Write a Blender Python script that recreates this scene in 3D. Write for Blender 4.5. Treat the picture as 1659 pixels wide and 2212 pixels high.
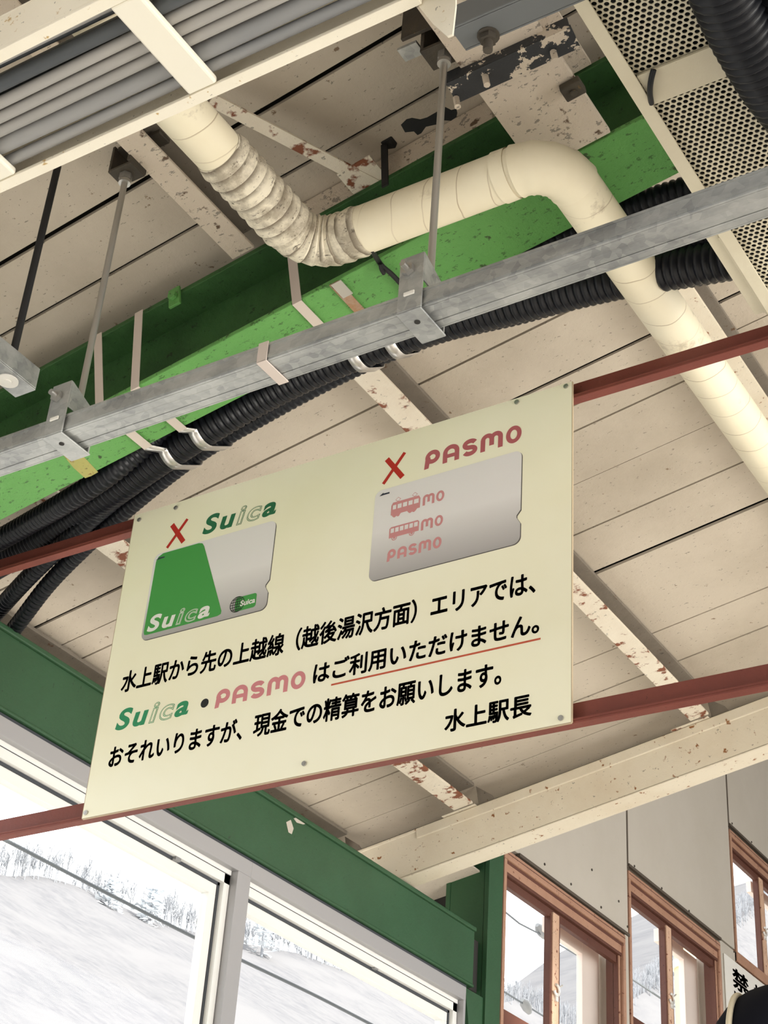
import bpy, math, random
from math import radians as RAD, pi, sin, cos, tan
from mathutils import Vector as V, Matrix

# ------------------------------------------------------------------ scene
for o in list(bpy.data.objects):
    bpy.data.objects.remove(o)
SC = bpy.context.scene
COL = SC.collection
SC.render.engine = 'CYCLES'
random.seed(7)

# ------------------------------------------------------------------ camera (2x phone lens, tilted up about 33 degrees, slightly rolled)
F = 3527.2
ROT = ((0.84868766, 0.52496529, 0.0643483), (-0.2391495, 0.48941677, -0.83861716), (-0.47173804, 0.69633517, 0.54090716))
RX, RY, RZ = (V(r) for r in ROT)           # camera right, down, forward in world axes
EYE = V((0, 0, 1.5))
cam = bpy.data.cameras.new('camera')
cam.sensor_fit = 'HORIZONTAL'
cam.sensor_width = 36
cam.lens = F / 1659 * 36
cam.clip_start = 0.02
cam.clip_end = 500
camo = bpy.data.objects.new('camera', cam)
COL.objects.link(camo)
camo.matrix_world = Matrix(((RX.x, -RY.x, -RZ.x, EYE.x), (RX.y, -RY.y, -RZ.y, EYE.y), (RX.z, -RY.z, -RZ.z, EYE.z), (0, 0, 0, 1)))
SC.camera = camo

# ------------------------------------------------------------------ light: bright overcast sky; sun and fill lamp added to brighten the interior
world = bpy.data.worlds.new('sky')
SC.world = world
world.use_nodes = True
bg = world.node_tree.nodes['Background']
bg.inputs[0].default_value = (0.96, 0.98, 1.0, 1)
bg.inputs[1].default_value = 4.0
sun = bpy.data.lights.new('sun', 'SUN')  # added for indoor floor bounce, although the sky is overcast
sun.energy = 9.0
sun.angle = RAD(2)
sun.color = (1.0, 0.95, 0.86)
added_suno = bpy.data.objects.new('sun', sun)
COL.objects.link(added_suno)
added_suno.rotation_euler = V((-1.0, 0.12, -0.68)).to_track_quat('-Z', 'Y').to_euler()
day = bpy.data.lights.new('added_fill', 'AREA')                       # fill lamp added outside the open right-hand side to brighten the interior
day.shape = 'RECTANGLE'; day.size = 7.0; day.size_y = 2.0; day.energy = 640.0; day.color = (1.0, 0.97, 0.91)
fillo = bpy.data.objects.new('added_fill', day)
COL.objects.link(fillo)
fillo.matrix_world = Matrix.Translation((3.3, 1.8, 2.7)) @ V((-1.0, 0.0, -0.85)).to_track_quat('-Z', 'Y').to_matrix().to_4x4() @ Matrix.Rotation(pi / 2, 4, 'Z')
VS = SC.view_settings
VS.view_transform = 'Standard'
VS.look = 'None'
VS.gamma = 1
VS.use_curve_mapping = False
VS.exposure = -0.1
SC.cycles.max_bounces = 10
SC.cycles.diffuse_bounces = 8
SC.cycles.transparent_max_bounces = 12
SC.cycles.use_denoising = True
SC.cycles.sample_clamp_indirect = 8

# ------------------------------------------------------------------ where things are: sight lines met with real planes
def sight(u, v):
    return RX * ((u - 829.5) / F) + RY * ((v - 1106) / F) + RZ
def on_y(u, v, y):
    d = sight(u, v); return EYE + d * (y / d.y)
def on_x(u, v, x):
    d = sight(u, v); return EYE + d * (x / d.x)
def on_z(u, v, z):
    d = sight(u, v); return EYE + d * ((z - 1.5) / d.z)
PITCH = RAD(10.75)                              # the roof rises away from the window wall
RS = V((cos(PITCH), 0, sin(PITCH)))             # up the slope
RN = V((-sin(PITCH), 0, cos(PITCH)))            # roof normal
YV = V((0, 1, 0))
def roof(s, y, k):
    return EYE + RS * s + YV * y + RN * k
def on_roof(u, v, k):
    d = sight(u, v); return EYE + d * (k / d.dot(RN))
def roof_sy(p):
    q = p - EYE; return q.dot(RS), q.y
WALL = -2.3                                     # inner face of the window wall

# ------------------------------------------------------------------ materials
def mat(name, color, rough=0.6, metal=0.0, spec=0.4):
    m = bpy.data.materials.new(name)
    m.use_nodes = True
    b = m.node_tree.nodes['Principled BSDF']
    b.inputs['Base Color'].default_value = (*color, 1)
    b.inputs['Roughness'].default_value = rough
    b.inputs['Metallic'].default_value = metal
    b.inputs['Specular IOR Level'].default_value = spec
    return m
class NT:
    def __init__(self, m):
        self.m = m; self.t = m.node_tree; self.b = self.t.nodes['Principled BSDF']; self.co = None
    def n(self, kind, **kw):
        x = self.t.nodes.new(kind)
        for k, v in kw.items():
            if k in x.inputs: x.inputs[k].default_value = v
            else: setattr(x, k, v)
        return x
    def link(self, a, b): self.t.links.new(a, b)
    def coords(self, scale=(1, 1, 1)):
        if self.co is None: self.co = self.n('ShaderNodeTexCoord')
        mp = self.n('ShaderNodeMapping'); mp.inputs['Scale'].default_value = scale
        self.link(self.co.outputs['Object'], mp.inputs['Vector']); return mp.outputs[0]
    def noise(self, scale, detail=5, rough=0.6, stretch=(1, 1, 1), w=None):
        x = self.n('ShaderNodeTexNoise'); x.inputs['Scale'].default_value = scale
        x.inputs['Detail'].default_value = detail; x.inputs['Roughness'].default_value = rough
        self.link(self.coords(stretch), x.inputs['Vector']); return x.outputs['Fac']
    def ramp(self, fac, lo, hi, a=0.0, b=1.0):
        r = self.n('ShaderNodeMapRange'); r.inputs['From Min'].default_value = lo; r.inputs['From Max'].default_value = hi
        r.inputs['To Min'].default_value = a; r.inputs['To Max'].default_value = b
        self.link(fac, r.inputs['Value']); return r.outputs[0]
    def mul(self, a, b):
        r = self.n('ShaderNodeMath', operation='MULTIPLY'); self.link(a, r.inputs[0])
        if isinstance(b, (int, float)): r.inputs[1].default_value = b
        else: self.link(b, r.inputs[1])
        return r.outputs[0]
    def mix(self, fac, base, color):
        x = self.n('ShaderNodeMix', data_type='RGBA')
        self.link(fac, x.inputs[0])
        if isinstance(base, tuple): x.inputs[6].default_value = (*base, 1)
        else: self.link(base, x.inputs[6])
        if isinstance(color, tuple): x.inputs[7].default_value = (*color, 1)
        else: self.link(color, x.inputs[7])
        return x.outputs[2]
    def color(self, s): self.link(s, self.b.inputs['Base Color'])
    def bump(self, h, strength=0.3, dist=0.002):
        x = self.n('ShaderNodeBump'); x.inputs['Strength'].default_value = strength; x.inputs['Distance'].default_value = dist
        self.link(h, x.inputs['Height']); self.link(x.outputs[0], self.b.inputs['Normal'])

def painted(name, base, stain, rust, rust_amt=0.5, flake=0.0, rough=0.55, stain_scale=3.0, rust_scale=30.0):
    """old paint: broad stains, small rust spots, curling flakes"""
    m = mat(name, base, rough); t = NT(m)
    c = t.mix(t.ramp(t.noise(stain_scale, 6, 0.65), 0.42, 0.72, 0, 0.75), base, stain)
    sp = t.ramp(t.noise(rust_scale, 4, 0.6), 0.72 - rust_amt * 0.12, 0.76 - rust_amt * 0.1)
    c = t.mix(sp, c, rust)
    if flake > 0:
        fl = t.ramp(t.noise(rust_scale * 1.7, 3, 0.75, (1, 1.7, 1)), 0.68 - 0.05 * flake, 0.71 - 0.05 * flake)
        c = t.mix(t.mul(fl, 0.75), c, tuple(x * 0.3 for x in base))
    t.color(c)
    t.bump(t.noise(rust_scale * 2, 6, 0.7), 0.35 + 0.3 * flake, 0.0015 + 0.002 * flake)
    return m

M = {}
M['plank'] = painted('plank_paint', (0.535, 0.472, 0.39), (0.37, 0.318, 0.25), (0.20, 0.14, 0.09), 0.35, 0.55, 0.7, 2.2, 42)
M['cream'] = painted('cream_steel_paint', (0.72, 0.655, 0.535), (0.62, 0.53, 0.40), (0.25, 0.10, 0.03), 0.7, 0.35, 0.5, 5, 45)
M['cream_rusty'] = painted('cream_paint_rusting', (0.74, 0.68, 0.57), (0.62, 0.53, 0.42), (0.21, 0.07, 0.035), 1.5, 0.7, 0.55, 5, 30)
M['cream_peel'] = painted('cream_paint_cracking', (0.66, 0.575, 0.475), (0.58, 0.49, 0.39), (0.13, 0.08, 0.05), 0.8, 1.5, 0.6, 4, 34)
M['shaded_cream'] = painted('shaded_cream_paint', (0.215, 0.188, 0.155), (0.14, 0.118, 0.096), (0.12, 0.07, 0.04), 0.6, 0.5, 0.65, 7, 40)  # cream paint with the shade of recesses and upper faces put into its colour
M['tray'] = painted('cream_tray_coating', (0.66, 0.61, 0.475), (0.58, 0.52, 0.39), (0.35, 0.26, 0.15), 0.1, 0.0, 0.45, 5, 60)
M['ladder'] = painted('ivory_ladder_coating', (0.82, 0.77, 0.65), (0.76, 0.70, 0.57), (0.48, 0.32, 0.12), 0.55, 0.1, 0.45, 5, 50)
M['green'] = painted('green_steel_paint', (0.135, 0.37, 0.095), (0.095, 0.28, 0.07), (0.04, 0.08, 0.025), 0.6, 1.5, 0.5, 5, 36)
M['green_web'] = painted('mossy_shaded_green_paint', (0.034, 0.105, 0.028), (0.014, 0.046, 0.013), (0.015, 0.03, 0.012), 0.6, 0.8, 0.7, 9, 40)  # moss, darkened further to put the shade on the web into the colour
M['green_dk'] = painted('shaded_green_paint', (0.027, 0.086, 0.037), (0.02, 0.064, 0.025), (0.02, 0.03, 0.02), 0.1, 0.15, 0.5, 4, 30)  # same green paint, its weaker light put into a darker colour
M['red'] = painted('red_oxide_paint', (0.205, 0.052, 0.036), (0.15, 0.038, 0.028), (0.14, 0.04, 0.03), 0.2, 0.2, 0.6, 9, 70)
M['panel'] = painted('wall_board_paint', (0.52, 0.48, 0.42), (0.47, 0.43, 0.365), (0.4, 0.35, 0.29), 0.0, 0.0, 0.75, 2.5, 40)
M['wood'] = painted('brown_wood_paint', (0.44, 0.25, 0.17), (0.34, 0.18, 0.115), (0.16, 0.05, 0.03), 0.7, 0.6, 0.55, 8, 45)
M['wood_lt'] = painted('worn_brown_wood_paint', (0.70, 0.47, 0.335), (0.60, 0.36, 0.235), (0.22, 0.06, 0.03), 1.0, 0.8, 0.55, 8, 45)
M['outer'] = mat('sunlit_brown_paint', (0.86, 0.73, 0.67), 0.6)  # outdoor sunlight put into the colour of the outer sashes
M['wood_dk'] = painted('dark_brown_putty', (0.12, 0.045, 0.03), (0.09, 0.03, 0.02), (0.05, 0.02, 0.015), 0.3, 0.3, 0.6, 8, 45)
M['alu'] = mat('aluminium_grey', (0.37, 0.365, 0.375), 0.45, 0.2)
M['alu_lt'] = mat('aluminium_pale', (0.80, 0.80, 0.78), 0.45)
M['gasket'] = mat('black_rubber', (0.05, 0.055, 0.065), 0.7)
M['black'] = mat('black_plastic', (0.0075, 0.0085, 0.012), 0.36, 0, 0.28)
M['black_mat'] = mat('black_rubber_sleeve', (0.012, 0.012, 0.013), 0.7)
M['dark'] = mat('dark_void_lining', (0.03, 0.028, 0.026), 0.9)
M['soot'] = painted('sooty_steel', (0.05, 0.042, 0.034), (0.09, 0.075, 0.05), (0.16, 0.10, 0.04), 0.3, 0.3, 0.7, 14, 60)
M['bead'] = mat('brown_bead', (0.095, 0.075, 0.058), 0.7)
M['rung'] = mat('ivory_rung_coating', (0.80, 0.765, 0.66), 0.45)
M['hat'] = mat('navy_knit', (0.006, 0.0065, 0.011), 0.95, 0, 0.15)
M['piping'] = mat('cream_piping', (0.72, 0.64, 0.48), 0.8)
M['skin'] = mat('skin', (0.55, 0.36, 0.26), 0.55)
M['coat'] = mat('dark_coat_cloth', (0.02, 0.022, 0.03), 0.9)
M['silver'] = mat('silver_tape', (0.62, 0.60, 0.58), 0.28, 0.75)
M['strap'] = mat('pale_steel_strap', (0.62, 0.54, 0.49), 0.5, 0.1)
M['strap_rust'] = painted('rusty_strap', (0.30, 0.15, 0.06), (0.45, 0.40, 0.36), (0.06, 0.04, 0.03), 0.8, 0, 0.5, 30, 60)
M['bolt'] = mat('bolt_steel', (0.45, 0.44, 0.42), 0.38, 0.8)
M['lock'] = mat('pale_lock_metal', (0.78, 0.77, 0.74), 0.35, 0.3)
M['white_p'] = mat('white_plastic', (0.80, 0.78, 0.73), 0.5)
M['yellow'] = mat('pale_yellow_paint', (0.70, 0.62, 0.36), 0.5)
M['landing'] = painted('dark_worn_concrete', (0.58, 0.55, 0.50), (0.5, 0.47, 0.42), (0.35, 0.3, 0.25), 0.1, 0, 0.7, 1.2, 12)
M['floor'] = painted('worn_concrete', (0.60, 0.56, 0.50), (0.50, 0.46, 0.41), (0.35, 0.3, 0.25), 0.1, 0, 0.7, 1.2, 12)
M['rwall'] = mat('brown_wall_paint', (0.62, 0.57, 0.50), 0.8)
M['ink'] = mat('black_ink', (0.014, 0.015, 0.018), 0.5)
M['pink'] = mat('faded_pink_ink', (0.64, 0.235, 0.255), 0.5)
M['pink_dk'] = mat('rose_ink', (0.46, 0.12, 0.135), 0.5)
M['pink_lt'] = mat('pale_pink_ink', (0.62, 0.27, 0.28), 0.5)
M['logo_dk'] = mat('dark_green_ink', (0.022, 0.155, 0.07), 0.5)
M['logo'] = mat('green_ink', (0.03, 0.27, 0.12), 0.5)
M['card_green'] = mat('card_green_ink', (0.065, 0.33, 0.075), 0.5)
M['x_red'] = mat('red_ink', (0.50, 0.028, 0.02), 0.5)
M['line_red'] = mat('orange_red_ink', (0.55, 0.10, 0.05), 0.5)
M['white_ink'] = mat('white_ink', (0.80, 0.80, 0.76), 0.5)
M['mark'] = mat('navy_ink', (0.03, 0.035, 0.06), 0.5)
M['shadow_ink'] = mat('dark_grey_ink', (0.10, 0.09, 0.085), 0.5)

# sign face: cream vinyl, slightly mottled
m = mat('cream_vinyl', (0.80, 0.755, 0.50), 0.42); t = NT(m)
t.color(t.mix(t.ramp(t.noise(4, 3), 0.35, 0.7), (0.94, 0.915, 0.735), (0.915, 0.88, 0.665))); M['sign'] = m
# printed silver cards: grey that deepens towards the lower edge of the print
m = mat('printed_card_grey', (0.55, 0.53, 0.52), 0.5); t = NT(m)
tc = t.n('ShaderNodeTexCoord'); sx = t.n('ShaderNodeSeparateXYZ'); t.link(tc.outputs['Object'], sx.inputs[0])
t.color(t.mix(t.ramp(sx.outputs['Z'], 2.508 + 0.318, 2.508 + 0.41), (0.40, 0.38, 0.38), (0.80, 0.775, 0.78))); M['card'] = m
# galvanised steel: spangled grey
m = mat('galvanised_steel', (0.45, 0.46, 0.45), 0.45, 0.6); t = NT(m)
vo = t.n('ShaderNodeTexVoronoi'); vo.inputs['Scale'].default_value = 90; t.link(t.coords((1, 1, 1)), vo.inputs['Vector'])
c = t.mix(t.ramp(t.noise(14, 5, 0.7, (0.4, 1, 1)), 0.35, 0.7), (0.23, 0.24, 0.245), (0.50, 0.51, 0.50))
sep = t.n('ShaderNodeSeparateColor'); t.link(vo.outputs['Color'], sep.inputs[0])
c = t.mix(t.ramp(sep.outputs[0], 0, 1, 0, 0.35), c, (0.62, 0.63, 0.61)); t.color(c); M['galv'] = m
m = mat('dull_zinc', (0.28, 0.29, 0.29), 0.5, 0.3); m.node_tree.nodes['Principled BSDF'].inputs['Base Color'].default_value = (0.15, 0.16, 0.165, 1); M['zinc'] = m
# pipe lagging: wrapped ivory tape with helical seams (UV: along, around) and dirt
m = mat('ivory_tape_lagging', (0.72, 0.66, 0.49), 0.5); t = NT(m)
uv = t.n('ShaderNodeTexCoord'); su = t.n('ShaderNodeSeparateXYZ'); t.link(uv.outputs['UV'], su.inputs[0])
a1 = t.n('ShaderNodeMath', operation='MULTIPLY'); t.link(su.outputs['X'], a1.inputs[0]); a1.inputs[1].default_value = 1 / 0.055
ab = t.n('ShaderNodeMath', operation='ADD'); t.link(a1.outputs[0], ab.inputs[0]); t.link(su.outputs['Y'], ab.inputs[1])
nz = t.n('ShaderNodeMath', operation='MULTIPLY_ADD'); t.link(t.noise(9, 2), nz.inputs[0]); nz.inputs[1].default_value = 0.5; t.link(ab.outputs[0], nz.inputs[2])
fr = t.n('ShaderNodeMath', operation='FRACT'); t.link(nz.outputs[0], fr.inputs[0])
seam = t.ramp(fr.outputs[0], 0.045, 0.012)
c = t.mix(t.ramp(t.noise(5, 5), 0.4, 0.75), (0.85, 0.79, 0.615), (0.78, 0.70, 0.52))
c = t.mix(t.mul(t.mul(seam, t.ramp(t.noise(6, 2), 0.35, 0.6)), 0.8), c, (0.36, 0.27, 0.16))
c = t.mix(t.mul(t.ramp(t.noise(11, 6, 0.75), 0.60, 0.72), 0.55), c, (0.30, 0.24, 0.16))
t.color(c); t.bump(fr.outputs[0], 0.25, 0.002); M['pipe'] = m
m = mat('grimy_tape_lagging', (0.60, 0.55, 0.43), 0.55); t = NT(m)
uv = t.n('ShaderNodeTexCoord'); su = t.n('ShaderNodeSeparateXYZ'); t.link(uv.outputs['UV'], su.inputs[0])
a1 = t.n('ShaderNodeMath', operation='MULTIPLY_ADD'); t.link(su.outputs['X'], a1.inputs[0]); a1.inputs[1].default_value = 1 / 0.022; t.link(t.ramp(t.noise(14, 3), 0, 1, -0.35, 0.35), a1.inputs[2])
fr = t.n('ShaderNodeMath', operation='FRACT'); t.link(a1.outputs[0], fr.inputs[0])
c = t.mix(t.mul(t.ramp(t.noise(20, 6, 0.7), 0.44, 0.62), 0.8), (0.80, 0.74, 0.60), (0.33, 0.28, 0.21))
c = t.mix(t.mul(t.ramp(fr.outputs[0], 0.45, 0.05), t.ramp(t.noise(26, 5, 0.7), 0.30, 0.52)), c, (0.20, 0.165, 0.12))
c = t.mix(t.ramp(t.noise(70, 4, 0.8, (1, 2.5, 1)), 0.58, 0.66), c, (0.14, 0.115, 0.085)); t.color(c)
t.bump(fr.outputs[0], 0.9, 0.004); M['grime'] = m
# grey cable sheath
def cable_mat(name, c0, c1):
    m = mat(name, c0, 0.55); t = NT(m)
    t.color(t.mix(t.ramp(t.noise(7, 5, 0.6, (0.3, 1, 1)), 0.35, 0.7), c0, c1)); return m
M['cable_lt'] = cable_mat('light_grey_sheath', (0.37, 0.355, 0.335), (0.27, 0.265, 0.255))
M['cable_md'] = cable_mat('grey_sheath', (0.22, 0.225, 0.235), (0.30, 0.295, 0.285))
M['cable_dk'] = cable_mat('dark_grey_sheath', (0.055, 0.062, 0.07), (0.10, 0.105, 0.11))
# glass: mostly clear, a little mirror
m = bpy.data.materials.new('window_glass'); m.use_nodes = True; nt = m.node_tree; nt.nodes.clear()
out = nt.nodes.new('ShaderNodeOutputMaterial'); tr = nt.nodes.new('ShaderNodeBsdfTransparent'); gl = nt.nodes.new('ShaderNodeBsdfGlossy')
tr.inputs[0].default_value = (0.96, 0.97, 0.97, 1); gl.inputs['Roughness'].default_value = 0.03
mx = nt.nodes.new('ShaderNodeMixShader'); mx.inputs[0].default_value = 0.012
nt.links.new(tr.outputs[0], mx.inputs[1]); nt.links.new(gl.outputs[0], mx.inputs[2]); nt.links.new(mx.outputs[0], out.inputs[0]); M['glass'] = m
# hillside: winter woods, pale with haze and dust of snow
m = mat('winter_hillside', (0.09, 0.088, 0.09), 1.0, 0, 0.0); t = NT(m)
c = t.mix(t.ramp(t.noise(1.1, 7, 0.8, (0.15, 1, 1)), 0.42, 0.62), (0.175, 0.170, 0.174), (0.138, 0.136, 0.144))
c = t.mix(t.ramp(t.noise(0.12, 4, 0.6), 0.45, 0.65), c, (0.182, 0.177, 0.180)); t.color(c); M['hill'] = m
M['bark'] = mat('pale_winter_bark', (0.25, 0.255, 0.27), 1.0, 0, 0.0)
M['pine'] = mat('hazy_pine_needles', (0.62, 0.64, 0.66), 1.0, 0, 0.0)  # haze put into a pale needle colour
M['wire'] = mat('outdoor_cable', (0.10, 0.11, 0.12), 0.6)

# ------------------------------------------------------------------ mesh builders
class MB:
    def __init__(self): self.v = []; self.f = []; self.uv = None; self.smooth = False
    def add(self, vs, fs):
        b = len(self.v); self.v += [tuple(x) for x in vs]; self.f += [tuple(i + b for i in f) for f in fs]; return self
    def box(self, x0, x1, y0, y1, z0, z1):
        vs = [(x, y, z) for x in (x0, x1) for y in (y0, y1) for z in (z0, z1)]
        return self.add(vs, [(0, 1, 3, 2), (4, 6, 7, 5), (0, 4, 5, 1), (2, 3, 7, 6), (0, 2, 6, 4), (1, 5, 7, 3)])
    def rbox(self, s0, s1, y0, y1, k0, k1):                       # a box laid in the slope of the roof
        vs = [roof(s, y, k) for s in (s0, s1) for y in (y0, y1) for k in (k0, k1)]
        return self.add(vs, [(0, 1, 3, 2), (4, 6, 7, 5), (0, 4, 5, 1), (2, 3, 7, 6), (0, 2, 6, 4), (1, 5, 7, 3)])
    def bar(self, p, q, w, h, up=V((0, 0, 1))):                   # a box from p to q, w wide, h high (centred)
        p, q = V(p), V(q); d = (q - p).normalized(); a = d.cross(up).normalized(); b = a.cross(d)
        vs = [c + a * (w / 2 * i) + b * (h / 2 * j) for c in (p, q) for i in (-1, 1) for j in (-1, 1)]
        return self.add(vs, [(0, 1, 3, 2), (4, 6, 7, 5), (0, 4, 5, 1), (2, 3, 7, 6), (0, 2, 6, 4), (1, 5, 7, 3)])
    def prism(self, pts, off):                                    # planar outline pushed by a vector
        n = len(pts); off = V(off); vs = [V(p) for p in pts] + [V(p) + off for p in pts]
        return self.add(vs, [tuple(range(n - 1, -1, -1)), tuple(range(n, 2 * n))] + [(i, (i + 1) % n, n + (i + 1) % n, n + i) for i in range(n)])
    def tube(self, path, r, n=16, caps=True, uv=False):
        """sweep a circle along a path; r a number or one radius per point"""
        P = [V(p) for p in path]; N = len(P); rr = r if isinstance(r, (list, tuple)) else [r] * N
        T = []
        for i in range(N):
            d = P[min(i + 1, N - 1)] - P[max(i - 1, 0)]; T.append(d.normalized())
        ref = V((0, 0, 1)) if abs(T[0].z) < 0.9 else V((1, 0, 0))
        a = (ref - T[0] * ref.dot(T[0])).normalized(); b0 = len(self.v); L = 0.0; ul = []
        for i in range(N):
            a = (a - T[i] * a.dot(T[i])).normalized(); b = T[i].cross(a)
            if i: L += (P[i] - P[i - 1]).length
            ul.append(L)
            for j in range(n):
                th = 2 * pi * j / n; self.v.append(tuple(P[i] + (a * cos(th) + b * sin(th)) * rr[i]))
        if uv and self.uv is None: self.uv = {}
        for i in range(N - 1):
            for j in range(n):
                k = (j + 1) % n; f = (b0 + i * n + j, b0 + i * n + k, b0 + (i + 1) * n + k, b0 + (i + 1) * n + j)
                if uv: self.uv[len(self.f)] = [(ul[i], j / n), (ul[i], (j + 1) / n), (ul[i + 1], (j + 1) / n), (ul[i + 1], j / n)]
                self.f.append(f)
        if caps:
            self.f.append(tuple(b0 + j for j in range(n - 1, -1, -1))); self.f.append(tuple(b0 + (N - 1) * n + j for j in range(n)))
        self.smooth = True
        return self
    def disc(self, c, axis, r, h, n=16):
        c, ax = V(c), V(axis).normalized(); return self.tube([c, c + ax * h], r, n)
    def hexnut(self, c, axis, r, h):
        s = self.smooth; self.disc(c, axis, r, h, 6); self.smooth = s; return self
    def build(self, name, m, parent=None, bevel=0.0, smooth=None):
        me = bpy.data.meshes.new(name); me.from_pydata(self.v, [], self.f); me.update()
        if self.uv:
            lay = me.uv_layers.new(name='along')
            for fi, us in self.uv.items():
                for li, u in zip(me.polygons[fi].loop_indices, us): lay.data[li].uv = u
        o = bpy.data.objects.new(name, me); COL.objects.link(o)
        me.materials.append(M[m] if isinstance(m, str) else m)
        if self.smooth if smooth is None else smooth:
            me.polygons.foreach_set('use_smooth', [True] * len(me.polygons))
            me.set_sharp_from_angle(angle=RAD(40))
        if bevel:
            b = o.modifiers.new('soft_edges', 'BEVEL'); b.width = bevel; b.segments = 2; b.limit_method = 'ANGLE'
        if parent is not None:
            o.parent = parent; o.matrix_parent_inverse = parent.matrix_world.inverted()
        return o
def tag(o, label, cat, group=None, kind=None):
    if label: o['label'] = label
    if cat: o['category'] = cat
    if group: o['group'] = group
    if kind: o['kind'] = kind
    return o
def thing(name, label, cat, loc, group=None):
    o = bpy.data.objects.new(name, None); COL.objects.link(o); o.location = loc
    o.empty_display_size = 0.05; o.matrix_world = Matrix.Translation(V(loc)); return tag(o, label, cat, group)
def struct(name, mb, m, bevel=0.0):
    o = mb.build(name, m, None, bevel); o['kind'] = 'structure'; return o
def arc(c, a, b, R, n=10, t0=0, t1=pi / 2):
    return [V(c) + V(a) * (R * cos(t0 + (t1 - t0) * i / n)) + V(b) * (R * sin(t0 + (t1 - t0) * i / n)) for i in range(n + 1)]
def spline(pts, step):
    """Catmull-Rom through points, resampled at an even step"""
    P = [V(p) for p in pts]; P = [P[0] * 2 - P[1]] + P + [P[-1] * 2 - P[-2]]; out = []
    for i in range(1, len(P) - 2):
        for k in range(40):
            u = k / 40; a, b, c, d = P[i - 1:i + 3]
            out.append(0.5 * ((2 * b) + (c - a) * u + (2 * a - 5 * b + 4 * c - d) * u * u + (3 * b - a - 3 * c + d) * u ** 3))
    out.append(P[-2]); res = [out[0]]; acc = 0.0
    for p, q in zip(out, out[1:]):
        L = (q - p).length
        while acc + L >= step:
            f = (step - acc) / L; p = p + (q - p) * f; res.append(p.copy()); L = (q - p).length; acc = 0.0
        acc += L
    return res
def corrugated(pts, r, pitch, depth=0.13, per=6):
    path = spline(pts, pitch / per)
    rr = [r * (1 - depth * (0.5 - 0.5 * cos(2 * pi * i / per)) ** 1.5) for i in range(len(path))]
    return MB().tube(path, rr, 20)

# ================================================================== SETTING
# floor, steps
struct('floor', MB().box(-2.6, 4.5, -3.0, 2.0, -0.1, 0.0), 'landing')
st = MB()
for i in range(24):
    st.box(-2.3, 2.3, 2.0 + 0.29 * i, 2.31 + 0.29 * i + (3 if i == 23 else 0), -0.1, 0.17 * (i + 1))
struct('trim_1', st, 'floor')
# ceiling: boards laid up the slope, some joints open
SE, SR = -2.30, 0.72                     # eave end and ridge of the slope
joints = [-0.3, -0.02, 0.14, 0.30, 0.46, 0.62, 0.785, 0.945, 1.105, 1.265, 1.425, 1.556, 1.69, 1.84, 2.0, 2.141, 2.298, 2.39, 2.462, 2.618, 2.779, 2.938, 3.098, 3.257, 3.413, 3.59, 3.728]
gaps = {1.425: 0.011, 1.556: 0.007, 2.298: 0.010, 2.779: 0.007, 2.938: 0.012, 2.141: 0.006, 2.39: 0.004, 2.462: 0.004, 2.618: 0.0012, 3.098: 0.002, 3.413: 0.005, 1.265: 0.007}
cl = MB()
for a, b in zip(joints, joints[1:]):
    ga, gb = gaps.get(a, 0.0025) / 2, gaps.get(b, 0.0025) / 2
    dk = random.uniform(-0.001, 0.0015)
    cl.rbox(SE, SR, a + ga, b - gb, 2.17 + dk, 2.176)
for a, b in ((3.75, 3.86), (3.863, 4.02), (4.024, 4.17)): cl.rbox(SE, -1.96, a, b, 2.17, 2.176)
struct('ceiling', cl, 'plank')
rf = MB().rbox(SE, SR, -0.3, 3.745, 2.205, 2.24).rbox(SE, SR, 3.738, 3.745, 2.106, 2.206).rbox(SE, -1.955, 3.72, 4.17, 2.205, 2.24).box(-2.66, -2.44, 4.172, 4.184, 3.0, 3.3)
rt = roof(SR, 0, 2.24)                    # the other slope, beyond the ridge, and the high stair roof
rf.add([(rt.x, -3, rt.z), (rt.x, 3.72, rt.z), (4.6, 3.72, rt.z - 0.75), (4.6, -3, rt.z - 0.75)], [(0, 1, 2, 3)])
rf.box(-2.6, 2.6, -3, -0.3, 3.2, 3.3)
rf.box(-2.6, 2.6, 3.72, 9.5, 6.4, 6.5)
rf.add([roof(SE, 3.74, 2.2), roof(SR, 3.74, 2.2), (SR, 3.74, 6.45), (roof(SE, 0, 0).x, 3.74, 6.45)], [(0, 1, 2, 3)])
rf.add([roof(SR, 3.72, 2.2), (2.6, 3.72, 3.2), (2.6, 3.72, 6.45), (SR, 3.72, 6.45)], [(0, 1, 2, 3)])
struct('trim_2', rf, 'dark')
struct('wall_back', MB().box(-2.6, 4.5, -3.1, -3.0, 0, 3.8), 'rwall')
wr = MB().box(2.3, 2.4, -3.0, -1.2, 0, 3.6).box(2.3, 2.4, -1.2, 9.5, 0, 0.5).box(2.3, 2.4, -1.2, 4.0, 2.75, 3.7).box(2.3, 2.4, 4.0, 9.5, 4.5, 6.4)
for y in (2.6, 4.4, 6.4, 8.4): wr.box(2.3, 2.4, y, y + 0.12, 0, 5.0)
struct('wall_right', wr, 'rwall')
struct('wall_far', MB().box(-2.6, 2.6, 9.5, 9.6, 0, 6.5), 'panel')

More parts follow.
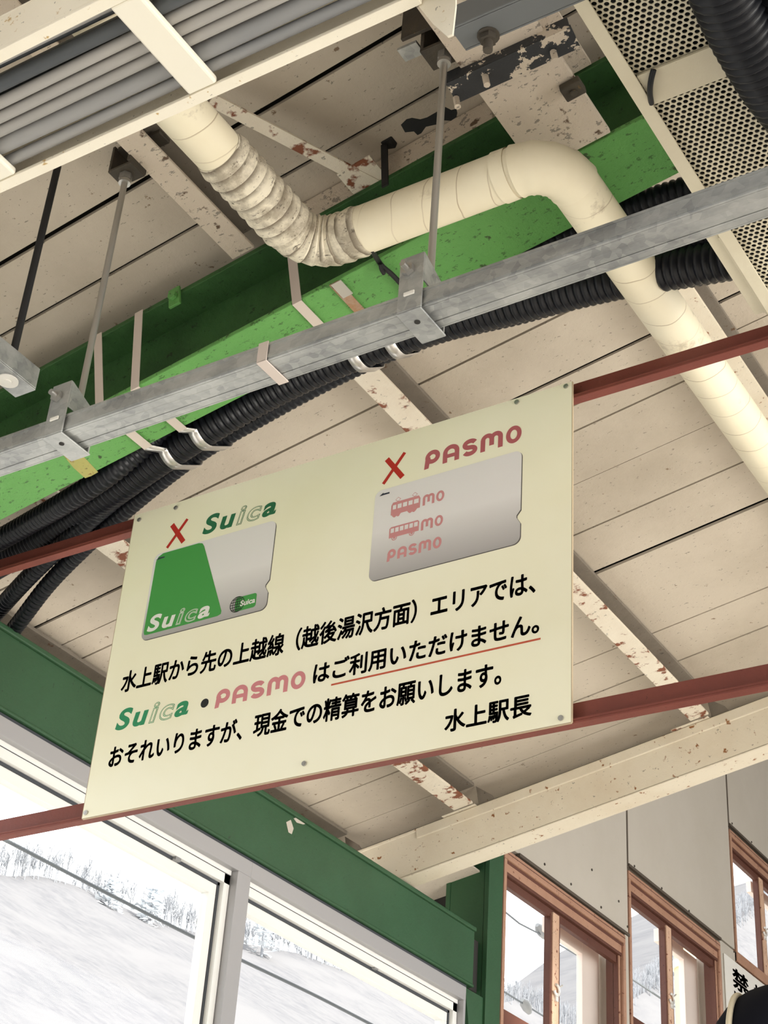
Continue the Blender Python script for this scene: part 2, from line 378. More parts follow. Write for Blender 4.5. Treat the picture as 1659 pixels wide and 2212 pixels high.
# window wall: dado below, backing board pierced for the three wooden windows, boards on its face
wl = MB().box(-2.42, -2.3, -3.0, 4.18, 0, 0.85)
wl.box(-2.42, -2.3, 4.19, 9.5, 0, 2.45)
XB0, XB1 = -2.40, -2.332
W3 = [(4.192, 5.068, 2.83, 3.372), (5.104, 5.955, 3.06, 3.622), (6.124, 6.995, 3.60, 4.160)]     # wooden windows: y0 y1 z0 z1
ys = [4.19] + [v for w in W3 for v in w[:2]] + [9.5]
for i, w in enumerate(W3):
    wl.box(XB0, XB1, w[0], w[1], 2.4, w[2]).box(XB0, XB1, w[0], w[1], w[3], 6.4)
for a, b in ((4.186, 4.192), (5.068, 5.104), (5.955, 6.124), (6.995, 9.5)): wl.box(XB0, XB1, a, b, 2.4, 6.4)
wall = struct('wall_left', wl, 'panel')
def board(y0, y1, z0, z1, pts=None):
    mb = MB()
    if pts: mb.prism([(-2.331, y, z) for y, z in pts], (0.031, 0, 0))
    else: mb.box(-2.331, -2.30, y0, y1, z0, z1)
    mb.build('wall_board', 'panel', wall, 0.002)
board(4.285 - 0.09, 5.099, 3.388, 6.3)
board(5.106, 6.118, 3.648, 6.3)
board(6.126, 7.2, 4.186, 6.3)
board(5.072, 5.099, 2.4, 3.385)
board(5.962, 6.118, 2.4, 3.64)
board(6.122, 7.2, 2.4, 3.585)
board(7.01, 9.4, 3.59, 4.18)
bead = MB()                                                         # dark trim bead over each window head and down the joints
for y0, y1, z in ((4.285, 5.10, 3.388), (5.104, 5.965, 3.646), (6.124, 7.0, 4.184)):
    bead.box(-2.305, -2.294, y0, y1, z - 0.010, z)
bead.box(-2.306, -2.2985, 5.097, 5.108, 3.63, 6.3).box(-2.306, -2.2985, 6.116, 6.128, 4.17, 6.3)
bead.build('bead', 'bead', wall)
struct('trim_5', MB().box(-2.42, -2.325, -3.0, 4.095, 2.90, 3.05), 'dark')
def stud(y, z):
    MB().disc((-2.3005, y, z), (1, 0, 0), 0.0045, 0.003, 8).build('screw', 'soot', wall)
for u, v in ((1176, 1867), (1233, 1910), (1298, 1960), (1355, 2002), (1370, 1871), (1429, 1919), (1488, 1968), (1541, 2014), (1581, 1779), (1623, 1819), (1278, 1879), (1336, 1947), (1585, 2056), (1647, 1637)):
    p = on_x(u, v, WALL); stud(p.y, p.z)

# aluminium windows
GX = -2.345
def alu_window(n, y0, y1, first):
    w = bpy.data.objects.new('window_%d' % n, None); COL.objects.link(w); w['kind'] = 'structure'
    fr = MB()
    fr.box(-2.385, -2.300, y0, y1, 2.846, 2.884)                    # head
    fr.box(-2.385, -2.300, y1 - 0.051 if first else y1 - 0.012, y1, 0.85, 2.846)
    if first: fr.box(-2.385, -2.300, y0, y0 + 0.05, 0.85, 2.846)
    fr.box(-2.40, -2.290, y0, y1, 0.85, 0.90)
    fr.build('frame', 'alu', w, 0.001)
    ye = y1 - (0.053 if first else 0.014); ys0 = y0 + (0.05 if first else 0.0)
    tk = MB().box(-2.372, -2.318, ys0, ye, 2.835, 2.846).box(-2.352, -2.320, ys0, ye, 2.812, 2.8335)   # track and pale head liner
    tk.box(-2.352, -2.320, ye - 0.021, ye, 0.90, 2.834)
    tk.build('track', 'alu_lt', w)
    MB().box(-2.350, -2.3195, ys0, ye, 2.8335, 2.8365).box(-2.356, -2.332, ys0, ye - 0.02, 2.8045, 2.812).box(-2.356, -2.332, ye - 0.029, ye - 0.021, 0.92, 2.812).build('gasket', 'gasket', w)
    sa = MB().box(-2.358, -2.334, ys0, ye - 0.029, 2.779, 2.8045).box(-2.358, -2.334, ye - 0.055, ye - 0.029, 0.95, 2.779).box(-2.358, -2.334, ys0, ye - 0.029, 0.90, 0.95).box(-2.358, -2.334, ys0, ys0 + 0.026, 0.95, 2.779)
    sa.build('sash', 'alu_lt', w, 0.001)
    MB().box(-2.348, -2.344, ys0 + 0.02, ye - 0.05, 0.94, 2.786).build('glass_pane', 'glass', w)
    return w
alu_window(6, -2.9, 0.55, False)
w1 = alu_window(1, 0.55, 2.953, True)
w2 = alu_window(2, 2.953, 3.992, False)
for w, (u, v) in ((w1, (380, 1853)), (w2, (808, 2088))):
    p = on_x(u, v, -2.33); c = MB().box(-2.335, -2.322, p.y - 0.009, p.y + 0.009, p.z - 0.008, p.z + 0.006).bar((-2.328, p.y - 0.012, p.z - 0.008), (-2.328, p.y, p.z - 0.006), 0.003, 0.003)
    c.build('sash_stop', 'cable_md', w)

# wooden sliding windows
def wood_window(n, y0, y1, z0, z1, sill):
    w = bpy.data.objects.new('window_%d' % n, None); COL.objects.link(w); w['kind'] = 'structure'
    X = -2.300
    ja = 0.017
    h = MB().box(X - 0.05, X + 0.004, y0, y1, z1 - 0.030, z1)           # outer head board
    h.box(X - 0.045, X - 0.004, y0 + ja, y1 - ja, z1 - 0.066, z1 - 0.034)
    h.build('head_board', 'wood', w, 0.0025)
    MB().box(X - 0.048, X - 0.003, y0 + ja, y1 - ja, z1 - 0.0395, z1 - 0.0295).box(X - 0.05, X - 0.0035, y0 + ja, y1 - ja, z1 - 0.076, z1 - 0.066).box(X - 0.0, X + 0.0045, y0 + 0.004, y1 - 0.004, z1 - 0.013, z1 - 0.0105).build('head_groove', 'wood_dk', w)
    j = MB().box(X - 0.06, X + 0.004, y0, y0 + ja, z0, z1 - 0.0305).box(X - 0.06, X + 0.004, y1 - ja, y1, z0, z1 - 0.0305)
    j.box(X - 0.05, X - 0.008, y1 - ja - 0.014, y1 - ja - 0.006, z0, z1 - 0.074)
    j.build('jamb', 'wood', w, 0.002)
    MB().box(X - 0.055, X - 0.012, y1 - ja - 0.018, y1 - ja, z0, z1 - 0.074).build('jamb_groove', 'wood_dk', w)
    if sill:
        MB().box(X - 0.06, X + 0.008, y0, y1, z0, z0 + 0.042).build('sill', 'wood', w, 0.003)
    zt = z1 - 0.074; zb = z0 + (0.042 if sill else 0.045)
    ym = y0 + 0.355; yr = y1 - ja - 0.018
    f = MB().box(X - 0.034, X - 0.016, y0 + ja, yr, zt - 0.028, zt)                                 # sash rails
    f.box(X - 0.034, X - 0.016, y0 + ja, yr, z0 + (0.04 if sill else 0.0), zb + 0.02)
    f.build('sash_rail', 'wood_dk', w, 0.001)
    ms = MB().box(X - 0.040, X - 0.010, ym, ym + 0.044, zb, zt - 0.010).build('meeting_stile', 'wood_lt', w, 0.002)
    MB().box(X - 0.036, X - 0.014, ym - 0.012, ym - 0.001, zb, zt - 0.02).box(X - 0.036, X - 0.014, ym + 0.045, ym + 0.056, zb, zt - 0.02).build('putty_line', 'wood_dk', w)
    MB().box(X - 0.030, X - 0.027, y0 + ja, ym + 0.01, zb, zt - 0.02).build('glass_pane', 'glass', w)
    MB().box(X - 0.030, X - 0.027, ym + 0.04, yr, zb, zt - 0.02).build('glass_pane', 'glass', w)
    MB().box(X - 0.118, X - 0.095, yr - 0.10, yr + 0.03, zb - 0.1, zt + 0.02).build('outer_stile', 'outer', w, 0.002)
    MB().box(X - 0.118, X - 0.095, ym + 0.13, yr - 0.1, zt - 0.02, zt + 0.03).build('outer_rail', 'outer', w, 0.002)
    zc = z0 + (0.21 if not sill else 0.24) 
    lk = MB().tube([V((X - 0.004, ym + 0.016 + 0.017 * sin(a), zc + 0.017 * cos(a))) for a in [i * pi * 1.5 / 12 - 0.3 for i in range(13)]], 0.0045, 8)
    lk.box(X - 0.011, X - 0.003, ym + 0.010, ym + 0.028, zc - 0.034, zc - 0.008).tube([(X - 0.004, ym + 0.026, zc + 0.008), (X - 0.004, ym + 0.055, zc + 0.026)], 0.003, 6)
    o = lk.build('crescent_lock', 'lock', ms); o['label'] = 'metal crescent lock'
    return w
for i, q in enumerate(W3): wood_window(3 + i, *q, i == 2)

# ================================================================== STEEL FRAME
# eave beam along the window wall: channel with its web inward
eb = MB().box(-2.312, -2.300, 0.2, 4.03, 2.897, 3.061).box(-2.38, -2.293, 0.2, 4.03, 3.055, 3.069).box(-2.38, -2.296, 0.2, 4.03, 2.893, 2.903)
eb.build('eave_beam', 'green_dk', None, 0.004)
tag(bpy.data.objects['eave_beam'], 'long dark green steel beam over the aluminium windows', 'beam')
MB().box(-2.375, -2.305, 0.5, 4.0, 2.8845, 2.8925).build('sealant_strip', 'gasket', bpy.data.objects['eave_beam'])
ch = MB()
for poly in (((618, 1776), (628, 1771), (634, 1790), (630, 1802), (623, 1798)), ((634, 1768), (645, 1764), (666, 1778), (655, 1781), (641, 1777))):
    ch.prism([on_x(u, v, -2.2996) for u, v in poly], (0.0004, 0, 0))
ch.build('paint_scrape', 'panel', bpy.data.objects['eave_beam'])
ct = thing('steel_column', 'green steel column between the aluminium and the wooden windows', 'column', (-2.36, 4.14, 0))
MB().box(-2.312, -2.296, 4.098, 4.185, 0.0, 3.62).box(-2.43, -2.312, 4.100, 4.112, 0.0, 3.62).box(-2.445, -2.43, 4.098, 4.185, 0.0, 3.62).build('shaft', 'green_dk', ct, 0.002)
MB().prism([(-2.316, 4.098, 2.885), (-2.316, 3.995, 2.885), (-2.316, 4.03, 2.75), (-2.316, 4.045, 2.0), (-2.316, 4.098, 2.0)], (0.012, 0, 0)).build('gusset', 'green_dk', ct, 0.001)
# cream channel rafter at the far end of the ceiling
YB = 3.618
br = thing('roof_beam', 'cream channel beam sloping up above the grey boards and brown windows', 'beam', roof(-1.5, YB, 1.98))
S0 = -1.985
MB().rbox(SE + 0.02, SR - 0.02, YB, YB + 0.008, 1.976, 2.104).rbox(S0, SR - 0.02, YB, YB + 0.068, 1.974, 1.983).rbox(SE + 0.02, SR - 0.02, YB - 0.002, YB + 0.068, 2.095, 2.105).build('channel', 'cream', br, 0.003)
MB().rbox(S0 + 0.08, SR, YB - 0.004, YB + 0.001, 2.074, 2.104).build('upper_fillet', 'cream', br, 0.003)
def cleat(s, side=1):
    MB().prism([roof(s + 0.034, YB + 0.004, 2.1055), roof(s + 0.085, YB + 0.004, 2.1055), roof(s + 0.075, YB + 0.004, 2.125), roof(s + 0.034, YB + 0.004, 2.165)], (0, 0.006, 0)).build('cleat', 'shaded_cream', br)
    MB().rbox(s - 0.075, s + 0.03, YB - 0.012, YB + 0.05, 2.1052, 2.1066).build('cleat_plate', 'cream_rusty', br)
for s in (-1.74, -1.05, -2.17): cleat(s)

# purlins along the passage: channel, open side up the slope
def purlin(s0, s1, y0, y1, m, label, web_side=1, ledge=True):
    o = thing('purlin', label, 'purlin', roof((s0 + s1) / 2, (y0 + y1) / 2, 2.11))
    MB().rbox(s0, s1, y0, y1, 2.109, 2.116).rbox(s0, s0 + 0.007, y0, y1, 2.116, 2.168).build('flange', m, o, 0.0015)
    if ledge:
        MB().rbox(s0 + 0.0075, s1 + (0.034 if y1 < 1.7 else 0.012), y0, y1, 2.158, 2.168).build('ledge', 'shaded_cream', o, 0.001)
    return o
purlin(-1.775, -1.715, 1.745, YB - 0.012, 'cream_rusty', 'cream roof purlin passing behind the middle of the yellow notice sign')
purlin(-1.068, -1.016, 1.745, YB - 0.012, 'cream_rusty', 'rust-spotted cream purlin running from the green beam to behind the sign')
purlin(-1.072, -1.026, 0.3, 1.612, 'cream_peel', 'peeling cream purlin ending on the green beam left of the lagged pipe')
purlin(-0.520, -0.442, 1.76, YB - 0.012, 'cream', 'cream purlin close to the right side of the lagged pipe')
purlin(-1.775, -1.715, 0.3, 1.606, 'cream_peel', 'cream purlin on the near side of the green beam at the left')
purlin(-2.19, -2.13, 0.3, YB - 0.012, 'cream', 'cream purlin low over the green beam of the window wall')
o = thing('ridge_beam', 'wide cream I-beam with crackled paint meeting the green beam above the pipe elbow', 'beam', roof(-0.44, 1.3, 1.93))
MB().rbox(-0.506, -0.378, 0.4, 1.608, 1.931, 1.941).build('bottom_flange', 'cream_peel', o, 0.0015)
MB().rbox(-0.447, -0.437, 0.4, 1.608, 1.941, 2.10).build('web', 'cream_peel', o)
MB().rbox(-0.506, -0.378, 0.4, 1.608, 2.10, 2.11).build('top_flange', 'cream_peel', o)
# green I-section roof beam
YG = 1.612
gb = thing('roof_beam', 'bright green I-beam crossing under the ceiling behind the grey raceway', 'beam', roof(-1.2, YG + 0.065, 1.93))
gs0, gs1 = -2.02, SR - 0.03
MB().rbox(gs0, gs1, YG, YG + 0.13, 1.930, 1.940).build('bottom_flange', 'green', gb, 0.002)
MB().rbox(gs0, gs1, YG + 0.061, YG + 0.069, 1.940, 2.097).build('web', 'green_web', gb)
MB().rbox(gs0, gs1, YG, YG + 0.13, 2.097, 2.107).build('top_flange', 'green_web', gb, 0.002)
M['yellow_worn'] = painted('worn_yellow_green_paint', (0.42, 0.38, 0.12), (0.30, 0.33, 0.10), (0.20, 0.09, 0.03), 1.2, 0.8, 0.6, 14, 40)
MB().prism([on_roof(u, v, 1.9296) for u, v in ((110, 955), (128, 950), (147, 953), (163, 972), (186, 992), (212, 1020), (198, 1028), (184, 1033), (158, 1010), (138, 985))], RN * 0.0004).build('worn_patch', 'yellow_worn', gb)
# small bolted lug on its near edge
p = on_roof(383, 640, 2.10); s, y = roof_sy(p)
MB().rbox(s - 0.012, s + 0.012, YG - 0.006, YG - 0.0005, 2.07, 2.112).hexnut(roof(s, YG - 0.006, 2.09), (0, -1, 0), 0.009, 0.008).build('lug', 'green', gb, 0.001)
# timber packer between the beam and the boards
pk = MB().rbox(-0.945, -0.56, YG + 0.01, YG + 0.12, 2.108, 2.168)
tag(pk.build('packing_board', 'cream_peel', None, 0.002), 'cream packing board on top of the green beam beside the pipe elbow', 'board')
patch = [on_roof(u, v, 2.1074) for u, v in ((866, 270), (878, 258), (890, 255), (908, 258), (922, 254), (945, 241), (961, 231), (975, 238), (986, 235), (988, 244), (986, 253), (974, 261), (960, 260), (947, 268), (920, 274), (910, 288), (902, 292), (894, 284), (875, 286))]
MB().prism(patch, RN * 0.0005).build('bare_patch', 'black_mat', bpy.data.objects['packing_board'])
# roof brace: angle iron with a gusset
a, b = on_roof(455, 200, 2.135), on_roof(822, 392, 2.125)
bz = thing('roof_brace', 'diagonal cream angle brace with dark upper face behind the lagged pipe', 'brace', b)
d = (b - a).normalized(); sd = d.cross(RN).normalized()
MB().bar(a - RN * 0.017, b - RN * 0.017, 0.024, 0.004, RN).build('angle_bar', 'cream_rusty', bz)
MB().bar(a - sd * 0.010 , b - sd * 0.010, 0.004, 0.030, RN).build('upstand', 'shaded_cream', bz)
q = on_roof(790, 385, 2.1085); s, y = roof_sy(q)
MB().rbox(s - 0.035, s + 0.03, y - 0.035, y + 0.02, 2.1085, 2.112).build('gusset', 'cream_rusty', bz)
# black angle iron with peeling paint, under the wide purlin
a, b = on_roof(975, 200, 1.916), on_roof(1243, 78, 1.916)
ai = thing('angle_iron', 'black angle iron shedding cream paint below the wide cream beam', 'angle iron', (a + b) / 2)
m = mat('black_iron_peeling', (0.03, 0.032, 0.036), 0.6); t = NT(m)
t.color(t.mix(t.ramp(t.noise(26, 5, 0.7), 0.535, 0.55), (0.03, 0.032, 0.036), (0.60, 0.52, 0.42))); t.bump(t.noise(40, 5, 0.7), 0.6, 0.003); M['iron'] = m
MB().bar(a, b, 0.040, 0.005, RN).bar(a + RN * 0.010 - YV * 0.018, b + RN * 0.010 - YV * 0.018, 0.005, 0.022, RN).build('angle_bar', 'iron', ai)
for q_ in ((1048, 165), (1195, 112), (985, 212)): MB().disc(on_roof(*q_, 1.912), -RN, 0.005, 0.02, 8).build('bolt', 'cream_peel', ai)
# dark clip on the right edge of the wide purlin
p = on_roof(1237, 192, 1.922)
tag(MB().bar(p - RS * 0.016, p + RS * 0.016, 0.026, 0.014, RN).disc(p - RN * 0.008, -RN, 0.006, 0.004, 8).build('beam_clip', 'soot', None, 0.002), 'small dark square clip on the edge of the wide cream beam', 'clip')

# ================================================================== SIGN
YS = 1.875
BX, BZ = -1.8275, 2.508                                              # lower left corner of the sign
sg = thing('notice_sign', 'large cream yellow sign hung on two red bars, black Japanese text', 'sign', (BX, YS, BZ))
MB().box(BX, BX + 0.9, YS, YS + 0.004, BZ, BZ + 0.6).build('board', 'sign', sg)
MB().box(BX - 0.0012, BX, YS, YS + 0.004, BZ, BZ + 0.6).box(BX + 0.9, BX + 0.9012, YS, YS + 0.004, BZ, BZ + 0.6).box(BX, BX + 0.9, YS, YS + 0.004, BZ - 0.0012, BZ).build('board_edge', mat('board_edge_tan', (0.45, 0.36, 0.24), 0.6), sg)
class Flat:
    """flat printing on the sign: outlines in millimetres from the sign's lower left corner"""
    def __init__(self): self.v = []; self.f = []; self.d = []; self.k = 0
    def poly(self, pts):
        b = len(self.v); self.v += list(pts); self.k += 1; self.d += [self.k] * len(pts); self.f.append(tuple(range(b, b + len(pts)))); return self
    def mesh(self, vs, fs):
        b = len(self.v); self.v += vs; self.k += 1; self.d += [self.k] * len(vs); self.f += [tuple(i + b for i in f) for f in fs]; return self
    def ring(self, c, rx, ry, w, n=32, sl=0.0, t0=0, t1=2 * pi):
        vs = []; 
        for i in range(n + 1):
            a = t0 + (t1 - t0) * i / n
            for q in (0, w):
                x, y = (rx - q) * cos(a), (ry - q) * sin(a); vs.append((c[0] + x + y * sl, c[1] + y))
        return self.mesh(vs, [(2 * i, 2 * i + 1, 2 * i + 3, 2 * i + 2) for i in range(n)])
    def stroke(self, pts, w):
        vs = []
        for i, p in enumerate(pts):
            a, b = pts[max(i - 1, 0)], pts[min(i + 1, len(pts) - 1)]
            dx, dy = b[0] - a[0], b[1] - a[1]; L = math.hypot(dx, dy)
            if L < 1e-6: dx, dy = p[0] - a[0], p[1] - a[1]; L = math.hypot(dx, dy) or 1
            nx, ny = -dy / L * w / 2, dx / L * w / 2; vs += [(p[0] + nx, p[1] + ny), (p[0] - nx, p[1] - ny)]
        return self.mesh(vs, [(2 * i, 2 * i + 1, 2 * i + 3, 2 * i + 2) for i in range(len(pts) - 1)])
    def disc(self, c, r, n=24): return self.poly([(c[0] + r * cos(2 * pi * k / n), c[1] + r * sin(2 * pi * k / n)) for k in range(n)])
    def build(self, name, m, layer, parent=None):
        y = YS - 0.0003 * layer
        me = bpy.data.meshes.new(name); me.from_pydata([(BX + a / 1000, y - 6e-6 * k, BZ + b / 1000) for (a, b), k in zip(self.v, self.d)], [], self.f); me.update()
        me.materials.append(M[m] if isinstance(m, str) else m); o = bpy.data.objects.new(name, me); COL.objects.link(o)
        pr = parent or sg; o.parent = pr; o.matrix_parent_inverse = pr.matrix_world.inverted(); return o
def glyphs(text, offset=0.0, shear=0.0, spread=0.0, space=1.0):
    """outline mesh of a line of text (em units), optionally thickened by shifting copies"""
    c = bpy.data.curves.new('lettering', 'FONT'); c.body = text; c.space_character = space; c.offset = offset; c.shear = shear; c.resolution_u = 6
    o = bpy.data.objects.new('lettering', c); COL.objects.link(o); bpy.context.view_layer.update()
    me = bpy.data.meshes.new_from_object(o.evaluated_get(bpy.context.evaluated_depsgraph_get()))
    vs = [(v.co.x, v.co.y) for v in me.vertices]; fs = [tuple(p.vertices) for p in me.polygons]
    bpy.data.objects.remove(o); bpy.data.curves.remove(c); bpy.data.meshes.remove(me)
    if spread:
        V0, F0 = vs, fs; vs, fs = [], []
        for k in range(9):
            dx, dy = (0, 0) if k == 8 else (spread * cos(k * pi / 4), spread * sin(k * pi / 4)); b = len(vs)
            vs += [(x + dx, y + dy) for x, y in V0]; fs += [tuple(i + b for i in f) for f in F0]
    return vs, fs
def fit(vs, box, ref=None):
    R = ref or vs; x0, x1 = min(p[0] for p in R), max(p[0] for p in R); y0, y1 = min(p[1] for p in R), max(p[1] for p in R)
    sx, sy = (box[1] - box[0]) / (x1 - x0), (box[3] - box[2]) / (y1 - y0)
    return [(box[0] + (x - x0) * sx, box[2] + (y - y0) * sy) for x, y in vs]
def text_line(name, text, box, m='ink', layer=1, spread=0.026, offset=0.0, shear=0.0, parent=None):
    vs, fs = glyphs(text, offset, shear, spread); return Flat().mesh(fit(vs, box), fs).build(name, m, layer, parent)
text_line('text_line', '水上駅から先の上越線（越後湯沢方面）エリアでは、', (38, 841, 222.5, 265.5))
text_line('text_line', 'はご利用いただけません。', (446, 848, 153.5, 192))
text_line('text_line', 'おそれいりますが、現金での精算をお願いします。', (38.5, 787, 82, 123.5))
text_line('text_line', '水上駅長', (693.5, 838, 22, 58.5))
Flat().disc((230.3, 165.6), 8.2).build('dot', 'ink', 1)
Flat().poly([(482.5, 144.2), (850.5, 142.2), (850.5, 145.4), (482.5, 147.4)]).build('underline', 'line_red', 1)
def cross(x0, y0, x1, y1):
    w, h = x1 - x0, y1 - y0
    Flat().stroke([(x0 + 0.14 * w, y0 + 0.93 * h), (x1 - 0.08 * w, y0 + 0.08 * h)], 9.6).stroke([(x1 - 0.05 * w, y1 - 0.02 * h), (x0 + 0.06 * w, y0 + 0.03 * h)], 6.6).build('red_cross', 'x_red', 1)
cross(90, 502, 133, 556)
cross(549, 504, 592.5, 559)
def word_leaf(box, m, layer, ground, parent=None, outline=True):
    """the five-letter green card name: heavy slanted letters, the third and fourth only in outline"""
    # split the mesh of the word into letters by x gaps of the connected pieces
    def split(off):
        vs, fs = glyphs('Suica', off, 0.0, 0.0, 1.2)
        par = list(range(len(vs)))
        def find(i):
            while par[i] != i: par[i] = par[par[i]]; i = par[i]
            return i
        for f in fs:
            for k in f[1:]: par[find(k)] = find(f[0])
        groups = {}
        for i in range(len(vs)): groups.setdefault(find(i), []).append(i)
        items = [(min(vs[i][0] for i in g), max(vs[i][0] for i in g), set(g)) for g in groups.values() if len(g) > 2]
        items.sort(key=lambda q: (q[0] + q[1]) / 2)
        lets = []
        for x0, x1, g in items:
            if lets and x0 < lets[-1][1] - 0.01 and (x1 - x0) < 0.3: lets[-1] = (min(x0, lets[-1][0]), max(x1, lets[-1][1]), lets[-1][2] | g)
            else: lets.append((x0, x1, g))
        out = []
        for x0, x1, g in lets: out.append(([tuple(f) for f in fs if f[0] in g], vs))
        return out
    base = split(0.032); allv = [(x + 0.18 * y, y) for x, y in base[0][1]]
    x0, x1 = min(p[0] for p in allv), max(p[0] for p in allv); y0, y1 = min(p[1] for p in allv), max(p[1] for p in allv)
    def mapf(p):
        x, y = p[0] + 0.18 * p[1], p[1]
        return (box[0] + (x - x0) / (x1 - x0) * (box[1] - box[0]), box[2] + (y - y0) / (y1 - y0) * (box[3] - box[2]))
    def put(idx, off, mm, ly):
        fl = Flat(); L = split(off)
        for i in idx:
            if i < len(L):
                fs, vs = L[i]; fl.mesh([mapf(p) for p in vs], fs)
        fl.build('wordmark', mm, ly, parent)
    put((0, 1, 4), 0.032, m, layer)
    if outline:
        put((2, 3), 0.042, m, layer)
        put((2, 3), 0.024, ground, layer + 0.4)
        put((2, 3), 0.008, m, layer + 0.8)
        put((2, 3), -0.010, ground, layer + 1.2)
    else: put((2, 3), 0.03, m, layer)
word_leaf((171, 331.5, 508.5, 549), 'logo_dk', 1, 'sign')
word_leaf((40.5, 197.5, 151, 191), 'logo', 1, 'sign')
def rounded_word(box, m, layer, w, word='PASMO', parent=None):
    """the rounded pink letters, drawn as thick strokes; box x0 x1 y0 y1"""
    x0, x1, y0, y1 = box; H = y1 - y0; n = len(word); fl = Flat()
    adv = {'P': 0.98, 'A': 1.02, 'S': 0.95, 'M': 1.30, 'O': 0.95}; tot = sum(adv[c] for c in word) - 0.08
    U = (x1 - x0) / tot; x = x0; h = w / 2
    for c in word:
        W = adv[c] * U - 0.16 * U
        if c == 'P':
            rx, ry = (W - 0.04 * W) / 2, 0.40 * H; cx, cy = x + W - rx, y1 - ry
            fl.ring((cx, cy), rx, ry, w).poly([(x + 0.00 * W, y0 - 0.05 * H), (x + w, y0 - 0.03 * H), (x + w + 0.10 * W, cy), (x + 0.06 * W, cy)])
        elif c == 'A':
            rx = W / 2; cy = y1 - rx * 0.95
            fl.ring((x + rx, cy), rx, rx * 0.95, w, 20, 0, 0, pi).poly([(x, y0), (x + w, y0), (x + w, cy), (x, cy)]).poly([(x + W - w, y0), (x + W, y0), (x + W, cy), (x + W - w, cy)])
            fl.poly([(x + w * 0.9, y0 + 0.26 * H), (x + W - w * 0.9, y0 + 0.26 * H), (x + W - w * 0.9, y0 + 0.26 * H + w * 0.85), (x + w * 0.9, y0 + 0.26 * H + w * 0.85)])
        elif c == 'S':
            r = (W - w) / 2; ru = (H - w) / 4; cx = x + W / 2; pts = []
            for i in range(17): a = RAD(20 + 250 * i / 16); pts.append((cx + r * cos(a), y1 - h - ru + ru * sin(a)))
            for i in range(17): a = RAD(90 - 250 * i / 16); pts.append((cx + r * cos(a), y0 + h + ru + ru * sin(a)))
            fl.stroke(pts, w)
        elif c == 'M':
            W = adv[c] * U - 0.16 * U; r = (W + w) / 4; cy = y1 - r
            for k in (0, 1):
                fl.ring((x + r + k * (2 * r - w), cy), r, r, w, 20, 0, 0, pi)
            for k in range(3):
                xx = x + k * (2 * r - w); b = y0 + (0.26 * H if k == 1 else 0); fl.poly([(xx, b), (xx + w, b), (xx + w, cy), (xx, cy)])
        else:
            fl.ring((x + W / 2, (y0 + y1) / 2), W / 2, H / 2, w * 0.92)
        x += adv[c] * U
    return fl.build('wordmark', m, layer, parent)
rounded_word((630.5, 814, 511.5, 545.5), 'pink_dk', 1, 8.6)
rounded_word((252.5, 434, 152.3, 184), 'pink', 1, 8.2)
def rrect(x0, x1, y0, y1, r, n=6, notch=None):
    pts = []
    for cx, cy, a in ((x1 - r, y1 - r, 0), (x0 + r, y1 - r, 90), (x0 + r, y0 + r, 180), (x1 - r, y0 + r, 270)):
        pts += [(cx + r * cos(RAD(a + 90 * i / n)), cy + r * sin(RAD(a + 90 * i / n))) for i in range(n + 1)]
    if notch: pts = [(x1, notch[1] + 9)] + pts + [(x1, notch[0] - 12), (x1 - 7, notch[0]), (x1 - 7, notch[0] + 4)]
    return pts
def card(x0, x1, y0, y1, ny):
    global last_card
    Flat().poly([(x + 1.6, y - 1.6) for x, y in rrect(x0, x1, y0, y1, 13, 6, (ny - 4, ny))]).build('card_edge', 'shadow_ink', 0.5)
    last_card = Flat().poly(rrect(x0, x1, y0, y1, 13, 6, (ny - 4, ny))).build('card_picture', 'card', 1)
card(66, 335, 319, 496, 367); left_card = last_card
card(537.5, 812.5, 319, 494, 371); right_card = last_card
Flat().poly([(70, 336), (72, 330), (78, 328.5), (232, 329.5), (239, 332), (239.5, 338), (180, 484), (175, 491), (167, 493.5), (86, 494), (76, 489), (72, 480)]).build('card_panel', 'card_green', 2, left_card)
word_leaf((77, 214.5, 333, 366), 'white_ink', 3, 'card_green', left_card)
bd = Flat().poly(rrect(268, 312, 328.5, 356, 5)).build('badge', 'card_green', 2, left_card)
gl_ = Flat().ring((272.5, 342.5), 15.5, 15.5, 1.2, 32)
for k in (-0.66, -0.33, 0.0, 0.33, 0.66):
    hw = 15 * math.sqrt(1 - k * k); gl_.stroke([(272.5 - hw, 342.5 + 15 * k), (272.5 + hw, 342.5 + 15 * k)], 1.3); gl_.ring((272.5, 342.5), max(abs(15 * k), 0.7), 15, 0.9, 24)
gl_.build('globe_mark', 'ink', 3, left_card)
vs, fs = glyphs('Suica', 0.03, 0.1); Flat().mesh(fit(vs, (279, 310.5, 336.5, 347.5)), fs).build('badge_word', 'white_ink', 4, left_card)
Flat().poly([(71, 482.5), (78, 487), (91, 486), (91, 483.5), (78, 483)]).build('arrow_mark', 'mark', 3)
Flat().poly([(546.5, 482), (554, 487.5), (554, 485.5), (566, 485.2), (566, 482.2), (554, 482.2)]).build('arrow_mark', 'mark', 3)
